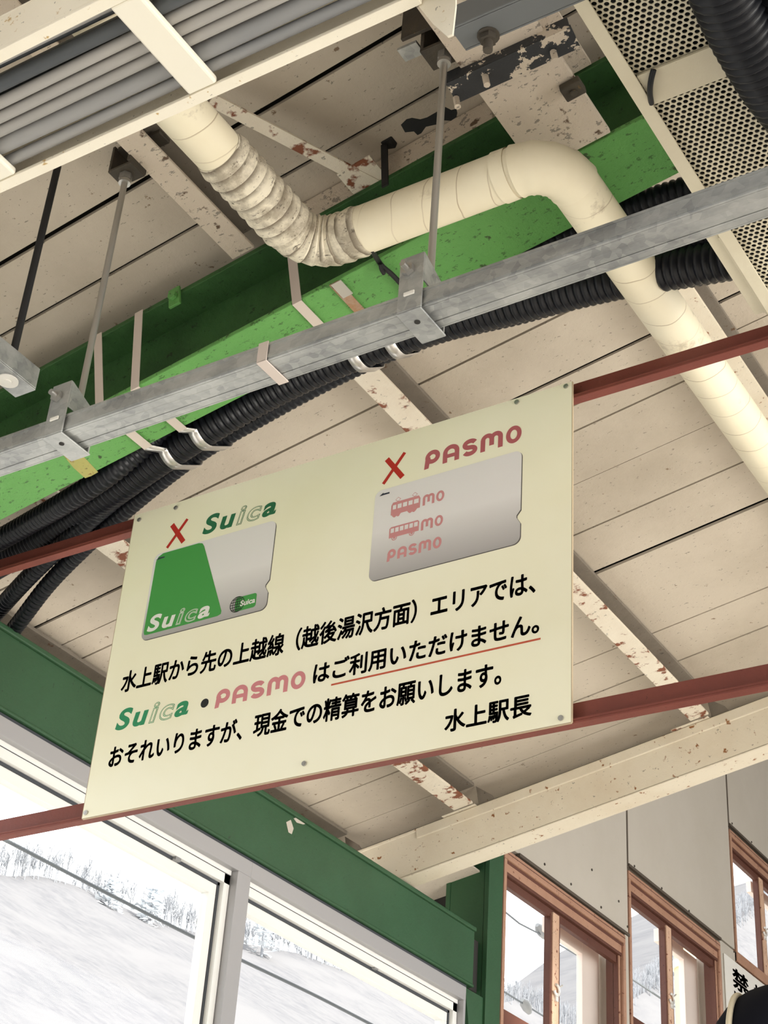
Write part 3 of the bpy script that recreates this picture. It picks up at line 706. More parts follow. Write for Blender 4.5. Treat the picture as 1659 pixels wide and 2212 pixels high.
# train and bus pictures with the last two letters
def vehicle(x0, x1, y0, y1, wy0, wy1, wins, nose=3):
    fl = Flat().poly([(x0, y0), (x1, y0), (x1, wy0), (x0, wy0)]).poly([(x0, wy1), (x1, wy1), (x1 - nose, y1), (x0 + nose, y1)])
    xs = [x0] + [e for w in wins for e in w] + [x1]
    for a, b in zip(xs[::2], xs[1::2]): fl.poly([(a, wy0), (b, wy0), (b, wy1), (a, wy1)])
    return fl
tn = vehicle(571.5, 627, 437, 461.5, 447.5, 456, [(574.5, 581), (583.5, 591.5), (594, 602), (604.5, 612.5), (615, 624)])
tn.poly([(576, 433), (588, 433), (591, 437), (573, 437)]).poly([(606, 433), (619, 433), (622, 437), (603, 437)]).disc((579, 434.5), 3).disc((586, 434.5), 3).disc((609, 434.5), 3).disc((616, 434.5), 3)
for cx in (584, 616): tn.stroke([(cx, 461.5), (cx + 5, 465.5), (cx, 469.5), (cx - 5, 465.5), (cx, 461.5)], 0.9)
tn.build('train_picture', 'pink_lt', 2, right_card)
bs = vehicle(571, 627.5, 392.5, 413.5, 402, 410.5, [(573.5, 580), (582, 589), (591, 598), (600, 607), (609, 616), (618, 625)])
bs.ring((581.5, 391.5), 5.2, 5.2, 1.4).ring((614.5, 391.5), 5.2, 5.2, 1.4).disc((581.5, 391.5), 2.4).disc((614.5, 391.5), 2.4)
bs.build('bus_picture', 'pink_lt', 2, right_card)
rounded_word((632, 674, 438.5, 459), 'pink_lt', 2, 4.6, 'MO', right_card)
rounded_word((631.5, 674, 391, 411.5), 'pink_lt', 2, 4.6, 'MO', right_card)
rounded_word((570, 673.5, 349, 370.5), 'pink_lt', 2, 5.0, 'PASMO', right_card)
for x, z in ((13.9, 585.3), (99.5, 587.3), (801.5, 591.2), (890.2, 592.7), (884.7, 8.4), (445.9, 18.1), (7.2, 8.7)):
    MB().disc((BX + x / 1000, YS - 0.0004, BZ + z / 1000), (0, -1, 0), 0.0042, 0.0022, 14).disc((BX + x / 1000, YS - 0.0026, BZ + z / 1000), (0, -1, 0), 0.0022, 0.0006, 8).build('screw', 'bolt', sg)

# red bars: rolled channel, hollow side towards the camera
def red_bar(zt, zb, depth, label):
    x0, x1, y0 = -2.30, 2.2, YS + 0.0045
    o = thing('support_bar', label, 'bar', (0, y0, zb))
    MB().box(x0, x1, y0, y0 + depth, zb, zb + 0.004).box(x0, x1, y0 + depth - 0.004, y0 + depth, zb + 0.004, zt + 0.010).box(x0, x1, y0, y0 + 0.004, zb + 0.004, zb + 0.008).build('angle_bar', 'red', o, 0.0008)
    return o
red_bar(on_y(1239, 824, YS).z, on_y(1239, 856, YS).z, 0.0175, 'red angle bar along the upper edge of the notice sign')
red_bar(on_y(1239, 1519, YS).z, on_y(1239, 1559, YS).z, 0.0175, 'red angle bar along the lower edge of the notice sign')

# ================================================================== RACEWAY and its two rod hangers
YR = 1.352
rx0, rx1 = -2.28, 1.4
ry0, ry1 = YR - 0.024, YR + 0.024
z0r, z1r = 1.5 + 1.0 * ry0, 1.5 + 1.0235 * ry0
z0r += 0.002
rw = thing('cable_raceway', 'galvanised grey metal raceway running the full width below the pipe', 'raceway', (-1, YR, z0r))
mb = MB().box(rx0, rx1, ry0, ry0 + 0.003, z0r, z1r).box(rx0, rx1, ry1 - 0.003, ry1, z0r, z1r).box(rx0, rx1, ry0 + 0.003, ry1 - 0.003, z1r - 0.003, z1r)
mb.box(rx0, rx1, ry0 + 0.003, ry0 + 0.016, z0r, z0r + 0.003).box(rx0, rx1, ry1 - 0.014, ry1 - 0.003, z0r, z0r + 0.003)
mb.build('channel', 'galv', rw, 0.001)
MB().box(rx0, rx1, ry0 + 0.0165, ry1 - 0.0145, z0r + 0.001, z0r + 0.004).build('cover_strip', 'galv', rw, 0.0008)
MB().box(rx0, rx1, ry0 - 0.0012, ry0, z0r + 0.004, z0r + 0.009).box(rx0, rx1, ry0 - 0.0012, ry0, z1r - 0.004, z1r).build('rib', 'galv', rw)
xc = on_y(572, 785, ry0).x
MB().box(xc - 0.012, xc + 0.004, ry0 - 0.0035, ry0 - 0.0015, z0r - 0.002, z1r + 0.002).box(xc - 0.012, xc + 0.004, ry0 - 0.0035, ry1 + 0.002, z0r - 0.0025, z0r - 0.0005).build('clip', 'strap', rw, 0.0005)
def rod_hanger(xr, xb, ztop, label):
    """threaded rod from a beam clamp down to a folded strap that cradles the raceway"""
    o = thing('rod_hanger', label, 'hanger', (xr, YR, z1r), 'rod hangers carrying the raceway')
    o['label'] = label
    zb = z1r + 0.058
    w = 0.036; x0, x1 = xb - w / 2, xb + w / 2; yf = ry0 - 0.006; yk = ry1 + 0.006
    s = MB().box(x0, x1, yf, yf + 0.003, z0r - 0.004, zb).box(x0, x1, yf, yk + 0.004, z0r - 0.007, z0r - 0.004)
    fs_ = s.build('front_strap', 'galv', o, 0.001)
    MB().prism([(x1 - 0.002, yf + 0.003, zb), (x1 - 0.002, yf + 0.003, z1r + 0.012), (x1 - 0.002, yk + 0.004, z1r + 0.012), (x1 - 0.002, yk + 0.004, zb - 0.025)], (0.002, 0, 0)).box(x0 + 0.004, x1 - 0.002, yk, yk + 0.003, z0r - 0.003, zb - 0.026).build('side_plate', 'galv', o, 0.0006)
    MB().tube([(xr, YR, zb - 0.03), (xr, YR, ztop)], 0.0052, 12).build('rod', 'bolt', o)
    MB().tube([(xb - 0.004, yf - 0.016, zb - 0.024), (xb - 0.004, yf, zb - 0.024)], 0.0045, 10).hexnut((xb - 0.004, yf - 0.0002, zb - 0.024), (0, -1, 0), 0.0095, 0.006).build('bolt', 'bolt', fs_)
    MB().box(xb - 0.008, xb + 0.008, yf - 0.003, yf - 0.0004, z1r - 0.010, z1r - 0.004).build('slot_tab', 'white_p', fs_, 0.001)
    MB().disc((xb, yf + 0.022, z0r - 0.0073), (0, 0, -1), 0.004, 0.0006, 10).build('hole', 'dark', o)
    return o
h1 = rod_hanger(-1.468, -1.478, 3.37, 'threaded rod hanger from the peeling purlin, at the left of the raceway')
MB().hexnut((-1.468, YR, 3.345), (0, 0, 1), 0.011, 0.012).disc((-1.468, YR, 3.338), (0, 0, 1), 0.010, 0.006, 14).build('nut', 'bolt', h1)
cb = MB().box(-1.492, -1.444, YR - 0.018, YR + 0.018, 3.358, 3.363).box(-1.492, -1.487, YR - 0.018, YR + 0.018, 3.363, 3.415).box(-1.450, -1.444, YR - 0.022, YR + 0.02, 3.363, 3.425).box(-1.487, -1.40, YR - 0.012, YR + 0.016, 3.410, 3.418)
cb.tube([(-1.44, YR - 0.02, 3.39), (-1.40, YR - 0.05, 3.395)], 0.006, 8).build('beam_clamp', 'soot', h1, 0.001)
h2 = rod_hanger(-0.872, -0.882, on_y(960, 130, YR).z + 0.03, 'threaded rod hanger from the wide cream beam, at the right of the raceway')
zn = on_y(960, 130, YR).z
MB().hexnut((-0.872, YR, zn), (0, 0, 1), 0.011, 0.013).disc((-0.872, YR, zn - 0.008), (0, 0, 1), 0.010, 0.007, 14).build('nut', 'bolt', h2)
cb = MB().box(-0.902, -0.842, YR - 0.02, YR + 0.02, zn + 0.013, zn + 0.019).box(-0.902, -0.896, YR - 0.02, YR + 0.02, zn + 0.019, zn + 0.09).box(-0.848, -0.842, YR - 0.02, YR + 0.02, zn + 0.019, zn + 0.11)
cb.box(-0.93, -0.88, YR - 0.03, YR - 0.024, zn + 0.045, zn + 0.11).box(-0.905, -0.85, YR + 0.018, YR + 0.022, zn + 0.019, zn + 0.115)
cb.build('beam_clamp', 'soot', h2, 0.001)
MB().box(-0.94, -0.908, YR - 0.022, YR + 0.002, zn + 0.035, zn + 0.040).build('clamp_tab', 'galv', h2)
h1['label'] = 'threaded rod hanger from the peeling purlin, at the left of the raceway'

# ================================================================== LAGGED PIPE
PZ, PR, PB = 3.2, 0.0372, 0.060
x_1, y_x, x_2 = -1.193, 1.502, -0.771
path = [V((x_1, y, PZ)) for y in [0.3 + 0.04 * i for i in range(int((y_x - PB - 0.3) / 0.04) + 1)]]
path += arc((x_1 + PB, y_x - PB, PZ), (-1, 0, 0), (0, 1, 0), PB)
xs_ = x_1 + PB
while xs_ < x_2 - PB - 0.03:
    xs_ += 0.03; path.append(V((xs_, y_x, PZ)))
path += arc((x_2 - PB, y_x + PB, PZ), (0, -1, 0), (1, 0, 0), PB)
yy = y_x + PB
while yy < 2.60: yy += 0.04; path.append(V((x_2, yy, PZ)))
pp = thing('lagged_pipe', 'thick ivory taped pipe with two elbows weaving past the green beam', 'pipe', (x_1, y_x, PZ))
MB().tube(path, PR, 32, True, True).build('lagging', 'pipe', pp)
# loose grimy tape round the first elbow
e_ = [V((x_1, y, PZ)) for y in [1.262 + 0.002 * i for i in range(90)]] + arc((x_1 + PB, y_x - PB, PZ), (-1, 0, 0), (0, 1, 0), PB, 24) + [V((x_1 + PB + 0.006 * i, y_x, PZ)) for i in range(1, 8)]
rr = []
for i in range(len(e_)):
    k = (i % 11) / 11.0 if i < 92 else (i % 4) / 4.0; rr.append(PR + 0.0008 + (0.0048 if i < 92 else 0.003) * k)
rr[0] = rr[-1] = PR + 0.0005
MB().tube(e_, rr, 40, False, True).build('tape_wrap', 'grime', pp)
e2 = arc((x_2 - PB, y_x + PB, PZ), (0, -1, 0), (1, 0, 0), PB, 16)
MB().tube([V((x_2 - PB - 0.028, y_x, PZ)), V((x_2 - PB - 0.006, y_x, PZ))], [PR + 0.002, PR + 0.0015], 32, False).tube(e2, [PR + 0.0012 + 0.0012 * (i % 4 == 0) for i in range(17)], 32, False).build('elbow_tape', 'pipe', pp)
pe = on_z(1652, 1066, PZ)
MB().disc((x_2, 2.60, PZ), (0, 1, 0), PR + 0.012, 0.05, 24).box(x_2 - 0.05, x_2 + 0.055, 2.625, 2.665, PZ - 0.055, PZ - 0.03).build('pipe_coupling', 'zinc', pp)
# black wire tied round pipe and beam
q0, q1 = on_y(830, 300, YG - 0.01), on_y(832, 402, YG - 0.03)
hk = thing('pipe_hanger', 'sooty black beam clip and strap holding up the lagged pipe', 'hanger', q0)
MB().bar(q0 + V((0, 0, 0.018)), q0 - V((0, 0, 0.012)), 0.028, 0.03).bar(q0 - V((0.01, 0, 0.0)), q0 + V((0.022, 0.0, -0.01)), 0.02, 0.026).build('clip', 'black_mat', hk, 0.002)
MB().bar(q0, q1, 0.003, 0.012, V((1, 0, 0))).build('band', 'black_mat', hk)
c0 = [on_z(803, 540, PZ - 0.03), on_roof(815, 560, 1.924), on_roof(826, 575, 1.922), on_roof(850, 596, 1.922), on_roof(882, 632, 1.92), on_roof(900, 655, 1.92)]
wr_ = thing('tie_wire', 'black wire tail running from the pipe across the green flange', 'wire', c0[1])
MB().tube(spline(c0, 0.006), 0.0042, 8).build('wire', 'black_mat', wr_)
MB().tube(spline([on_roof(822, 570, 1.918), on_roof(824, 582, 1.915), on_roof(830, 592, 1.915)], 0.004), 0.0035, 8).build('tail', 'black_mat', wr_)

# ================================================================== CABLE LADDER
LZ = 3.0
LY0, LY1 = 0.856, 1.037
ld = thing('cable_ladder', 'ivory cable ladder carrying grey cables across the top left', 'cable ladder', (-1.2, 0.95, LZ))
lx0, lx1 = -2.25, -0.705
for y0, y1, ys_ in ((LY0 - 0.002, LY0 + 0.014, 1), (LY1 - 0.014, LY1 + 0.002, -1)):
    mb = MB().box(lx0, lx1, y0, y1, LZ, LZ + 0.006)
    yw = y0 if ys_ > 0 else y1 - 0.003
    mb.box(lx0, lx1, yw, yw + 0.003, LZ + 0.006, LZ + 0.068).box(lx0, lx1, y0, y1, LZ + 0.068, LZ + 0.072)
    mb.build('side_rail', 'ladder', ld, 0.001)
for x in (-1.945, -1.645, -1.338, -1.0075, -0.70):
    MB().box(x - 0.0215, x + 0.0215, LY0 + 0.0145, LY1 - 0.0145, LZ + 0.001, LZ + 0.012).build('rung', 'rung', ld, 0.003)
MB().prism([on_y(u, v, LY1 + 0.003) for u, v in ((895, -30), (905, 14), (934, 50), (966, 78), (977, 74), (984, 12), (984, -30))], (0, 0.003, 0)).disc(on_y(957, 42, LY1 + 0.0028), (0, -1, 0), 0.004, 0.0006, 10).build('splice_plate', 'ladder', ld)
# cables lying on the rungs: (y left, y right, radius, z, material, words)
cz = LZ + 0.0125
cabs = [(1.0125, 1.011, 0.0080, 0, 'cable_md', 'grey cable against the far rail of the cable ladder'),
        (0.990, 0.9885, 0.0120, 0, 'cable_md', 'thickest grey cable, second from the far rail of the ladder'),
        (0.9665, 0.9655, 0.0078, 0, 'cable_lt', 'pale grey cable, third from the far rail of the ladder'),
        (0.9485, 0.948, 0.0080, 0, 'cable_lt', 'pale grey cable, fourth from the far rail of the ladder'),
        (0.930, 0.9295, 0.0078, 0, 'cable_lt', 'pale grey cable, fifth from the far rail of the ladder'),
        (0.9095, 0.909, 0.0098, 0.001, 'cable_dk', 'dark grey cable in the middle of the ladder bundle'),
        (0.8785, 0.889, 0.0075, 0.010, 'cable_lt', 'pale grey cable slanting in from the near rail of the ladder'),
        (0.8955, 0.8965, 0.0050, 0.024, 'cable_dk', 'thin dark cable above the gap in the ladder bundle'),
        (0.921, 0.921, 0.0095, 0.026, 'cable_dk', 'added second layer gap-darkening cable over the pale ones, near the middle of the ladder'),  # dark second layer from here on, added to stand in for shade in the gaps
        (0.943, 0.943, 0.0095, 0.026, 'cable_dk', 'added second layer gap-darkening cable over the fourth and fifth ladder cables'),
        (0.974, 0.974, 0.0085, 0.030, 'cable_dk', 'added second layer gap-darkening cable beside the thickest ladder cable'),
        (1.0045, 1.0045, 0.0085, 0.030, 'cable_dk', 'added second layer gap-darkening cable close to the far rail of the ladder')]
for ya, yb, r, dz, mm, lab in cabs:
    pts = []
    for i in range(26):
        f = i / 25; x = -2.24 + f * 1.66
        pts.append(V((x, ya + (yb - ya) * min(1, max(0, (x + 1.4) / 0.8)) + 0.0008 * sin(9 * x + r * 900), cz + r + dz + 0.0015 * sin(7 * x + ya * 40) * (1 if dz else 0) + (0.001 if not dz else 0))))
    tag(MB().tube(pts, r, 16).build('power_cable', mm, None), lab, 'cable', 'cables on the cable ladder')
# ladder support strut at the left edge, hung from a black rod
def strut(name_label, p0, p1, size, h, m, holes):
    pass
sl = thing('strut_channel', 'short grey strut end with a round white washer, hung from a black rod at left', 'strut', (-1.59, 1.2, 2.96))
MB().box(-1.608, -1.567, 0.80, 1.352, 2.955, 2.958).box(-1.608, -1.605, 0.80, 1.352, 2.958, 2.996).box(-1.570, -1.567, 0.80, 1.352, 2.958, 2.996).box(-1.605, -1.570, 0.80, 1.352, 2.993, 2.996).box(-1.605, -1.570, 1.349, 1.352, 2.958, 2.993).build('channel', 'galv', sl, 0.001)
wp = on_z(18, 823, 2.953)
MB().disc((-1.588, wp.y, 2.9548), (0, 0, -1), 0.0165, 0.0022, 24).disc((-1.588, wp.y, 2.9526), (0, 0, -1), 0.006, 0.002, 16).build('washer', 'white_p', sl)
MB().tube([(-1.580, 1.305, 2.996), (-1.580, 1.305, 3.388)], 0.006, 12).build('rod', 'black_mat', sl)
# strut carrying the perforated tray
ZT = 3.1
su_ = thing('strut_channel', 'bluish grey strut with a dark bolt under the perforated tray', 'strut', (-0.6, 1.14, ZT - 0.04))
MB().box(-0.722, 0.1, 1.127, 1.130, ZT - 0.042, ZT - 0.002).box(-0.722, 0.1, 1.164, 1.167, ZT - 0.042, ZT - 0.002).box(-0.722, 0.1, 1.130, 1.164, ZT - 0.042, ZT - 0.039).box(-0.722, -0.719, 1.130, 1.164, ZT - 0.039, ZT - 0.002).build('channel', 'zinc', su_, 0.0015)
bp = on_z(1055, 78, ZT - 0.043)
MB().hexnut((bp.x, bp.y, ZT - 0.0425), (0, 0, -1), 0.0105, 0.010).disc((bp.x, bp.y, ZT - 0.0525), (0, 0, -1), 0.006, 0.016, 12).disc((bp.x, bp.y, ZT - 0.042), (0, 0, -1), 0.014, 0.0015, 16).build('bolt', 'soot', su_)
MB().tube([(bp.x, 1.147, ZT - 0.003), (bp.x, 1.147, 3.46)], 0.006, 12).build('rod', 'soot', su_)

# ================================================================== PERFORATED TRAY
tx0, tx1, ty0, ty1 = -0.592, -0.20, 1.0, 1.855
tr = thing('perforated_tray', 'cream perforated cable tray at the top right', 'cable tray', (-0.4, 1.4, ZT))
MB().box(tx0, tx0 + 0.019, ty0, ty1, ZT, ZT + 0.003).box(tx0, tx0 + 0.003, ty0, ty1, ZT + 0.003, ZT + 0.045).box(tx1 - 0.019, tx1, ty0, ty1, ZT, ZT + 0.003).box(tx1 - 0.003, tx1, ty0, ty1, ZT + 0.003, ZT + 0.045).build('side_rail', 'tray', tr, 0.0008)
MB().box(tx0 - 0.021, tx0 - 0.0015, ty1 - 0.19, ty1, ZT + 0.010, ZT + 0.013).box(tx0 - 0.0035, tx0 - 0.0005, ty1 - 0.19, ty1, ZT + 0.003, ZT + 0.010).build('splice_angle', 'tray', tr, 0.0005)
hp = MB(); PX = 0.0088; PYY = PX * 0.866; hr = 0.0034; zf = ZT + 0.012
iy = 0; y = ty0 + 0.01
while y < ty1 - 0.006:
    x = tx0 + 0.006 + (PX / 2 if iy % 2 else 0)
    while x < tx1 - 0.005:
        hexa = []; 
        for k in range(6):
            a = RAD(30 + 60 * k); hexa.append((x + PX / 1.732 * cos(a), y + PX / 1.732 * sin(a)))
        b = len(hp.v)
        for k in range(6):
            hx = hexa[k]; nx = hexa[(k + 1) % 6]; mx_ = ((hx[0] + nx[0]) / 2, (hx[1] + nx[1]) / 2)
            hp.v += [(hx[0], hx[1], zf), (mx_[0], mx_[1], zf)]
        for k in range(12):
            a = RAD(30 + 30 * k); hp.v.append((x + hr * cos(a), y + hr * sin(a), zf))
        for k in range(12):
            n2 = (k + 1) % 12; hp.f.append((b + k, b + 12 + k, b + 12 + n2, b + n2))
        x += PX
    y += PYY; iy += 1
po = hp.build('perforated_floor', 'tray', tr)
sm = po.modifiers.new('sheet', 'SOLIDIFY'); sm.thickness = 0.0015; sm.offset = 1
yc = on_z(1470, 170, ZT).y
MB().box(tx0 + 0.019, tx1 - 0.004, yc - 0.026, yc + 0.028, ZT + 0.004, ZT + 0.008).build('joint_plate', 'tray', tr, 0.0005)
for i in range(8):  # black filler added so the tray holes look dark
    x = -0.565 + 0.0485 * i
    tag(MB().tube([(x, ty0 - 0.1, zf + 0.026), (x + 0.002, 1.4, zf + 0.026), (x, ty1 - 0.02, zf + 0.026)], 0.0238, 14).build('dark_tray_filler', 'black_mat', None),
        'added black filler inside the perforated tray, darkening its holes', 'cable', 'added dark filler inside the perforated tray')
cpt = [on_z(1412, 150, ZT + 0.002), on_z(1406, 175, ZT - 0.004), on_z(1404, 200, ZT - 0.003), on_z(1407, 224, ZT + 0.003)]
tag(MB().tube(spline(cpt, 0.004), 0.0038, 10).build('cable_tie', 'black', None), 'black tie looped over the cream joint plate of the tray', 'cable tie')
# two big corrugated conduits under the tray
ca = [on_z(u, v, 3.035) for u, v in ((1490, -210), (1570, 0), (1625, 110), (1690, 210), (1800, 330), (1980, 500))]
tag(corrugated(ca, 0.040, 0.0125).build('corrugated_conduit', 'black', None), 'thick black corrugated conduit under the perforated tray', 'conduit')
cb_ = [on_z(u, v, 3.05) for u, v in ((1600, -230), (1680, -60), (1720, 60), (1790, 190), (1900, 320))]
tag(corrugated(cb_, 0.034, 0.0125).build('corrugated_conduit', 'black', None), 'black corrugated conduit at the extreme top right corner', 'conduit')

# ================================================================== CONDUITS ALONG THE GREEN BEAM
def along(pxs):
    return [on_y(u, v, y) for u, v, y in pxs]
A = along([(1640, 548, 1.80), (1560, 562, 1.80), (1440, 584, 1.80), (1300, 612, 1.80), (1120, 656, 1.80), (960, 697, 1.80), (820, 742, 1.80), (680, 798, 1.80), (560, 858, 1.80), (450, 922, 1.80), (350, 986, 1.82), (240, 1062, 1.86), (130, 1136, 1.93), (10, 1208, 2.0), (-70, 1254, 2.05)])
tag(corrugated(A, 0.0325, 0.0128).build('corrugated_conduit', 'black', None), 'thickest black corrugated conduit strapped along the green beam', 'conduit')
A0 = along([(-70, 1205, 1.90), (60, 1132, 1.84), (150, 1080, 1.795), (230, 1028, 1.775), (300, 972, 1.775), (370, 915, 1.775)])
tag(corrugated(A0, 0.022, 0.0125).build('corrugated_conduit', 'black', None), 'black corrugated conduit in the shadow under the left end of the green beam', 'conduit')
B = along([(1640, 572, 1.86), (1540, 590, 1.86), (1300, 632, 1.86), (1120, 680, 1.86), (960, 718, 1.86), (825, 768, 1.86), (690, 832, 1.86), (570, 897, 1.86), (450, 966, 1.87), (370, 1022, 1.89), (260, 1112, 1.93), (175, 1190, 1.97), (105, 1262, 2.01), (45, 1340, 2.06), (0, 1400, 2.12)])
tag(corrugated(B, 0.0175, 0.0125).build('corrugated_conduit', 'black', None), 'thin black corrugated conduit on the outer side of the strapped bundle', 'conduit')
B2 = along([(1640, 520, 1.84), (1500, 545, 1.84), (1300, 585, 1.84), (900, 690, 1.84), (560, 850, 1.845), (330, 1015, 1.87), (210, 1110, 1.90), (110, 1200, 1.95), (40, 1270, 2.0), (-40, 1360, 2.1)])
tag(corrugated(B2, 0.0185, 0.0125).build('corrugated_conduit', 'black', None), 'thin black corrugated conduit leaving the bundle above the window beam', 'conduit')
B3 = along([(1640, 492, 1.79), (1500, 520, 1.79), (1300, 566, 1.79), (1150, 606, 1.79), (1000, 650, 1.79), (880, 692, 1.795), (800, 728, 1.80)])
tag(corrugated(B3, 0.022, 0.0125).build('corrugated_conduit', 'black', None), 'black corrugated conduit squeezed between the green beam and the thickest conduit', 'conduit')
B4 = along([(1640, 362, 1.79), (1500, 407, 1.79), (1396, 440, 1.79), (1300, 476, 1.79), (1220, 508, 1.79), (1150, 542, 1.79), (1050, 590, 1.79), (960, 634, 1.79)])
tag(corrugated(B4, 0.024, 0.0125).build('corrugated_conduit', 'black', None), 'uppermost black corrugated conduit behind the right end of the green beam', 'conduit')

# straps round beam and conduits
def strap(u0, v0, u1, v1, label, m='strap', web=True, conduit=None, w=0.0175):
    o = thing('metal_strap', label, 'strap', on_y(u1, v1, YG), 'straps round the green beam')
    o['label'] = label
    p = on_y(u1, v1, YG); s, _ = roof_sy(p)
    mb = MB()
    if web:
        pt = on_y(u0, v0, YG); s2, _ = roof_sy(pt)
        vs = [roof(s2 + a, YG - b, 2.1075) for a in (-w / 2, w / 2) for b in (0.0005, 0.0018)] + [roof(s + a, YG - b, 1.9275) for a in (-w / 2, w / 2) for b in (0.0005, 0.0018)]
        mb.add(vs, [(0, 1, 3, 2), (4, 6, 7, 5), (0, 4, 5, 1), (2, 3, 7, 6), (0, 2, 6, 4), (1, 5, 7, 3)])
    mb.rbox(s - w / 2, s + w / 2, YG - 0.0018, YG + 0.134, 1.9262, 1.9275)
    mb.build('band', m, o)
    return o
def wrap(o, w=0.019):
    """silver band from the flange edge round both conduits at the strap"""
    s, _ = roof_sy(o.location)
    def near(path):
        return min((roof_sy(q)[0] - s) ** 2 and (abs(roof_sy(q)[0] - s), q.y, (q - EYE).dot(RN)) for q in spline(path, 0.01))
    _, ya, ka = near(A); _, yb, kb = near(B); ra, rb = 0.0335, 0.0195
    pts = [(1.7445, 1.9268)]
    def fan(yc, kc, r, a0, a1):
        return [(yc + r * cos(RAD(a0 + (a1 - a0) * i / 8)), kc + r * sin(RAD(a0 + (a1 - a0) * i / 8))) for i in range(9)]
    tilt = math.degrees(math.atan2(kb - ka - (rb - ra), yb - ya))
    pts += fan(ya, ka, ra, 215, 270 + tilt) + fan(yb, kb, rb, 270 + tilt, 430)
    vs = []; fs = []
    for y, k in pts: vs += [roof(s - w / 2, y, k), roof(s + w / 2, y, k)]
    for i in range(len(pts) - 1): fs.append((2 * i, 2 * i + 1, 2 * i + 3, 2 * i + 2))
    so = MB().add(vs, fs).build('conduit_band', 'silver', o, 0, True)
    md = so.modifiers.new('sheet', 'SOLIDIFY'); md.thickness = 0.0012
    return so
s1 = strap(212, 735, 216, 870, 'pale strap round the green beam, nearest the left rod hanger')
s2 = strap(301, 682, 292, 838, 'pale strap round the green beam, second from the left')
s3 = strap(632, 570, 643, 662, 'pale strap round the green beam below the grimy pipe elbow')
s4 = strap(715, 590, 722, 612, 'rusty strap with silver tape right of the grimy pipe elbow', 'strap_rust', False)
p_ = on_roof(722, 606, 1.926); s_, y_ = roof_sy(p_)
MB().rbox(s_ - 0.0095, s_ + 0.0095, YG - 0.002, YG + 0.035, 1.9245, 1.926).build('tape_patch', 'silver', s4)
for so_ in (s1, s2, s3, s4): wrap(so_)

# ================================================================== NOTICE PLATE on the wall, PERSON on the steps
np_ = thing('no_smoking_plate', 'white no-smoking plate under the farthest brown window', 'notice', (-2.29, 6.2, 3.45))
MB().box(-2.2985, -2.294, 5.985, 7.1, 3.30, 3.592).build('plate', 'white_p', np_, 0.001)
def wall_text(text, y0, y1, z0, z1, sp=0.03):
    vs, fs = glyphs(text, 0, 0, sp); vs = fit(vs, (y0, y1, z0, z1))
    MB().add([(-2.2935, y, z) for y, z in vs], fs).build('lettering', 'ink', np_, 0, False)
a_, b_ = on_x(1585, 2098, -2.2935), on_x(1597, 2138, -2.2935)
print('NOTICE', a_, b_)
wall_text('禁 煙', 6.06, 6.46, 3.482, 3.565)
wall_text('No smoking', 6.07, 6.62, 3.425, 3.47, 0.02)

hd = on_y(1692, 2292, 0).copy() if False else EYE + sight(1702, 2309).normalized() * 2.9
print('HEAD', hd)
pn = thing('person', 'person in a dark navy hood with cream piping, at the lower right corner', 'person', (hd.x, hd.y, 0.51))
sk = bpy.data.meshes.new('body')
J = {'pelvis': (0, 0, 0.90), 'chest': (0, -0.02, 1.22), 'neck': (0, -0.02, 1.43), 'head': (0, 0.0, 1.56), 'crown': (0, 0.01, 1.67),
     'shl': (-0.17, -0.02, 1.36), 'ell': (-0.22, 0.0, 1.10), 'hal': (-0.20, 0.10, 0.90), 'shr': (0.17, -0.02, 1.36), 'elr': (0.22, 0.0, 1.10), 'har': (0.20, 0.10, 0.90),
     'hpl': (-0.09, 0, 0.85), 'knl': (-0.10, 0.06, 0.48), 'ftl': (-0.10, 0.0, 0.06), 'tol': (-0.10, 0.14, 0.03), 'hpr': (0.09, 0, 0.85), 'knr': (0.10, 0.04, 0.48), 'ftr': (0.10, -0.03, 0.06), 'tor': (0.10, 0.11, 0.03)}
ed = [('pelvis', 'chest'), ('chest', 'neck'), ('neck', 'head'), ('head', 'crown'), ('chest', 'shl'), ('shl', 'ell'), ('ell', 'hal'), ('chest', 'shr'), ('shr', 'elr'), ('elr', 'har'),
      ('pelvis', 'hpl'), ('hpl', 'knl'), ('knl', 'ftl'), ('ftl', 'tol'), ('pelvis', 'hpr'), ('hpr', 'knr'), ('knr', 'ftr'), ('ftr', 'tor')]
rad = {'pelvis': .14, 'chest': .15, 'neck': .06, 'head': .085, 'crown': .06, 'shl': .075, 'shr': .075, 'ell': .05, 'elr': .05, 'hal': .035, 'har': .035, 'hpl': .095, 'hpr': .095, 'knl': .06, 'knr': .06, 'ftl': .045, 'ftr': .045, 'tol': .035, 'tor': .035}
K = list(J); base = V((hd.x, hd.y, hd.z - 1.60))
sk.from_pydata([tuple(V(J[k]) + base) for k in K], [(K.index(a), K.index(b)) for a, b in ed], [])
so = bpy.data.objects.new('body', sk); COL.objects.link(so)
so.modifiers.new('skin', 'SKIN'); sd_ = so.modifiers.new('sub', 'SUBSURF'); sd_.levels = 2; sd_.render_levels = 2
for i, k in enumerate(K): sk.skin_vertices[0].data[i].radius = (rad[k], rad[k])
sk.skin_vertices[0].data[0].use_root = True
bpy.context.view_layer.update()
bm_ = bpy.data.meshes.new_from_object(so.evaluated_get(bpy.context.evaluated_depsgraph_get()))
bpy.data.objects.remove(so)
bo = bpy.data.objects.new('body', bm_); COL.objects.link(bo); bm_.materials.clear(); bm_.materials.append(M['coat'])
bm_.polygons.foreach_set('use_smooth', [True] * len(bm_.polygons))
bo.parent = pn; bo.matrix_parent_inverse = pn.matrix_world.inverted()
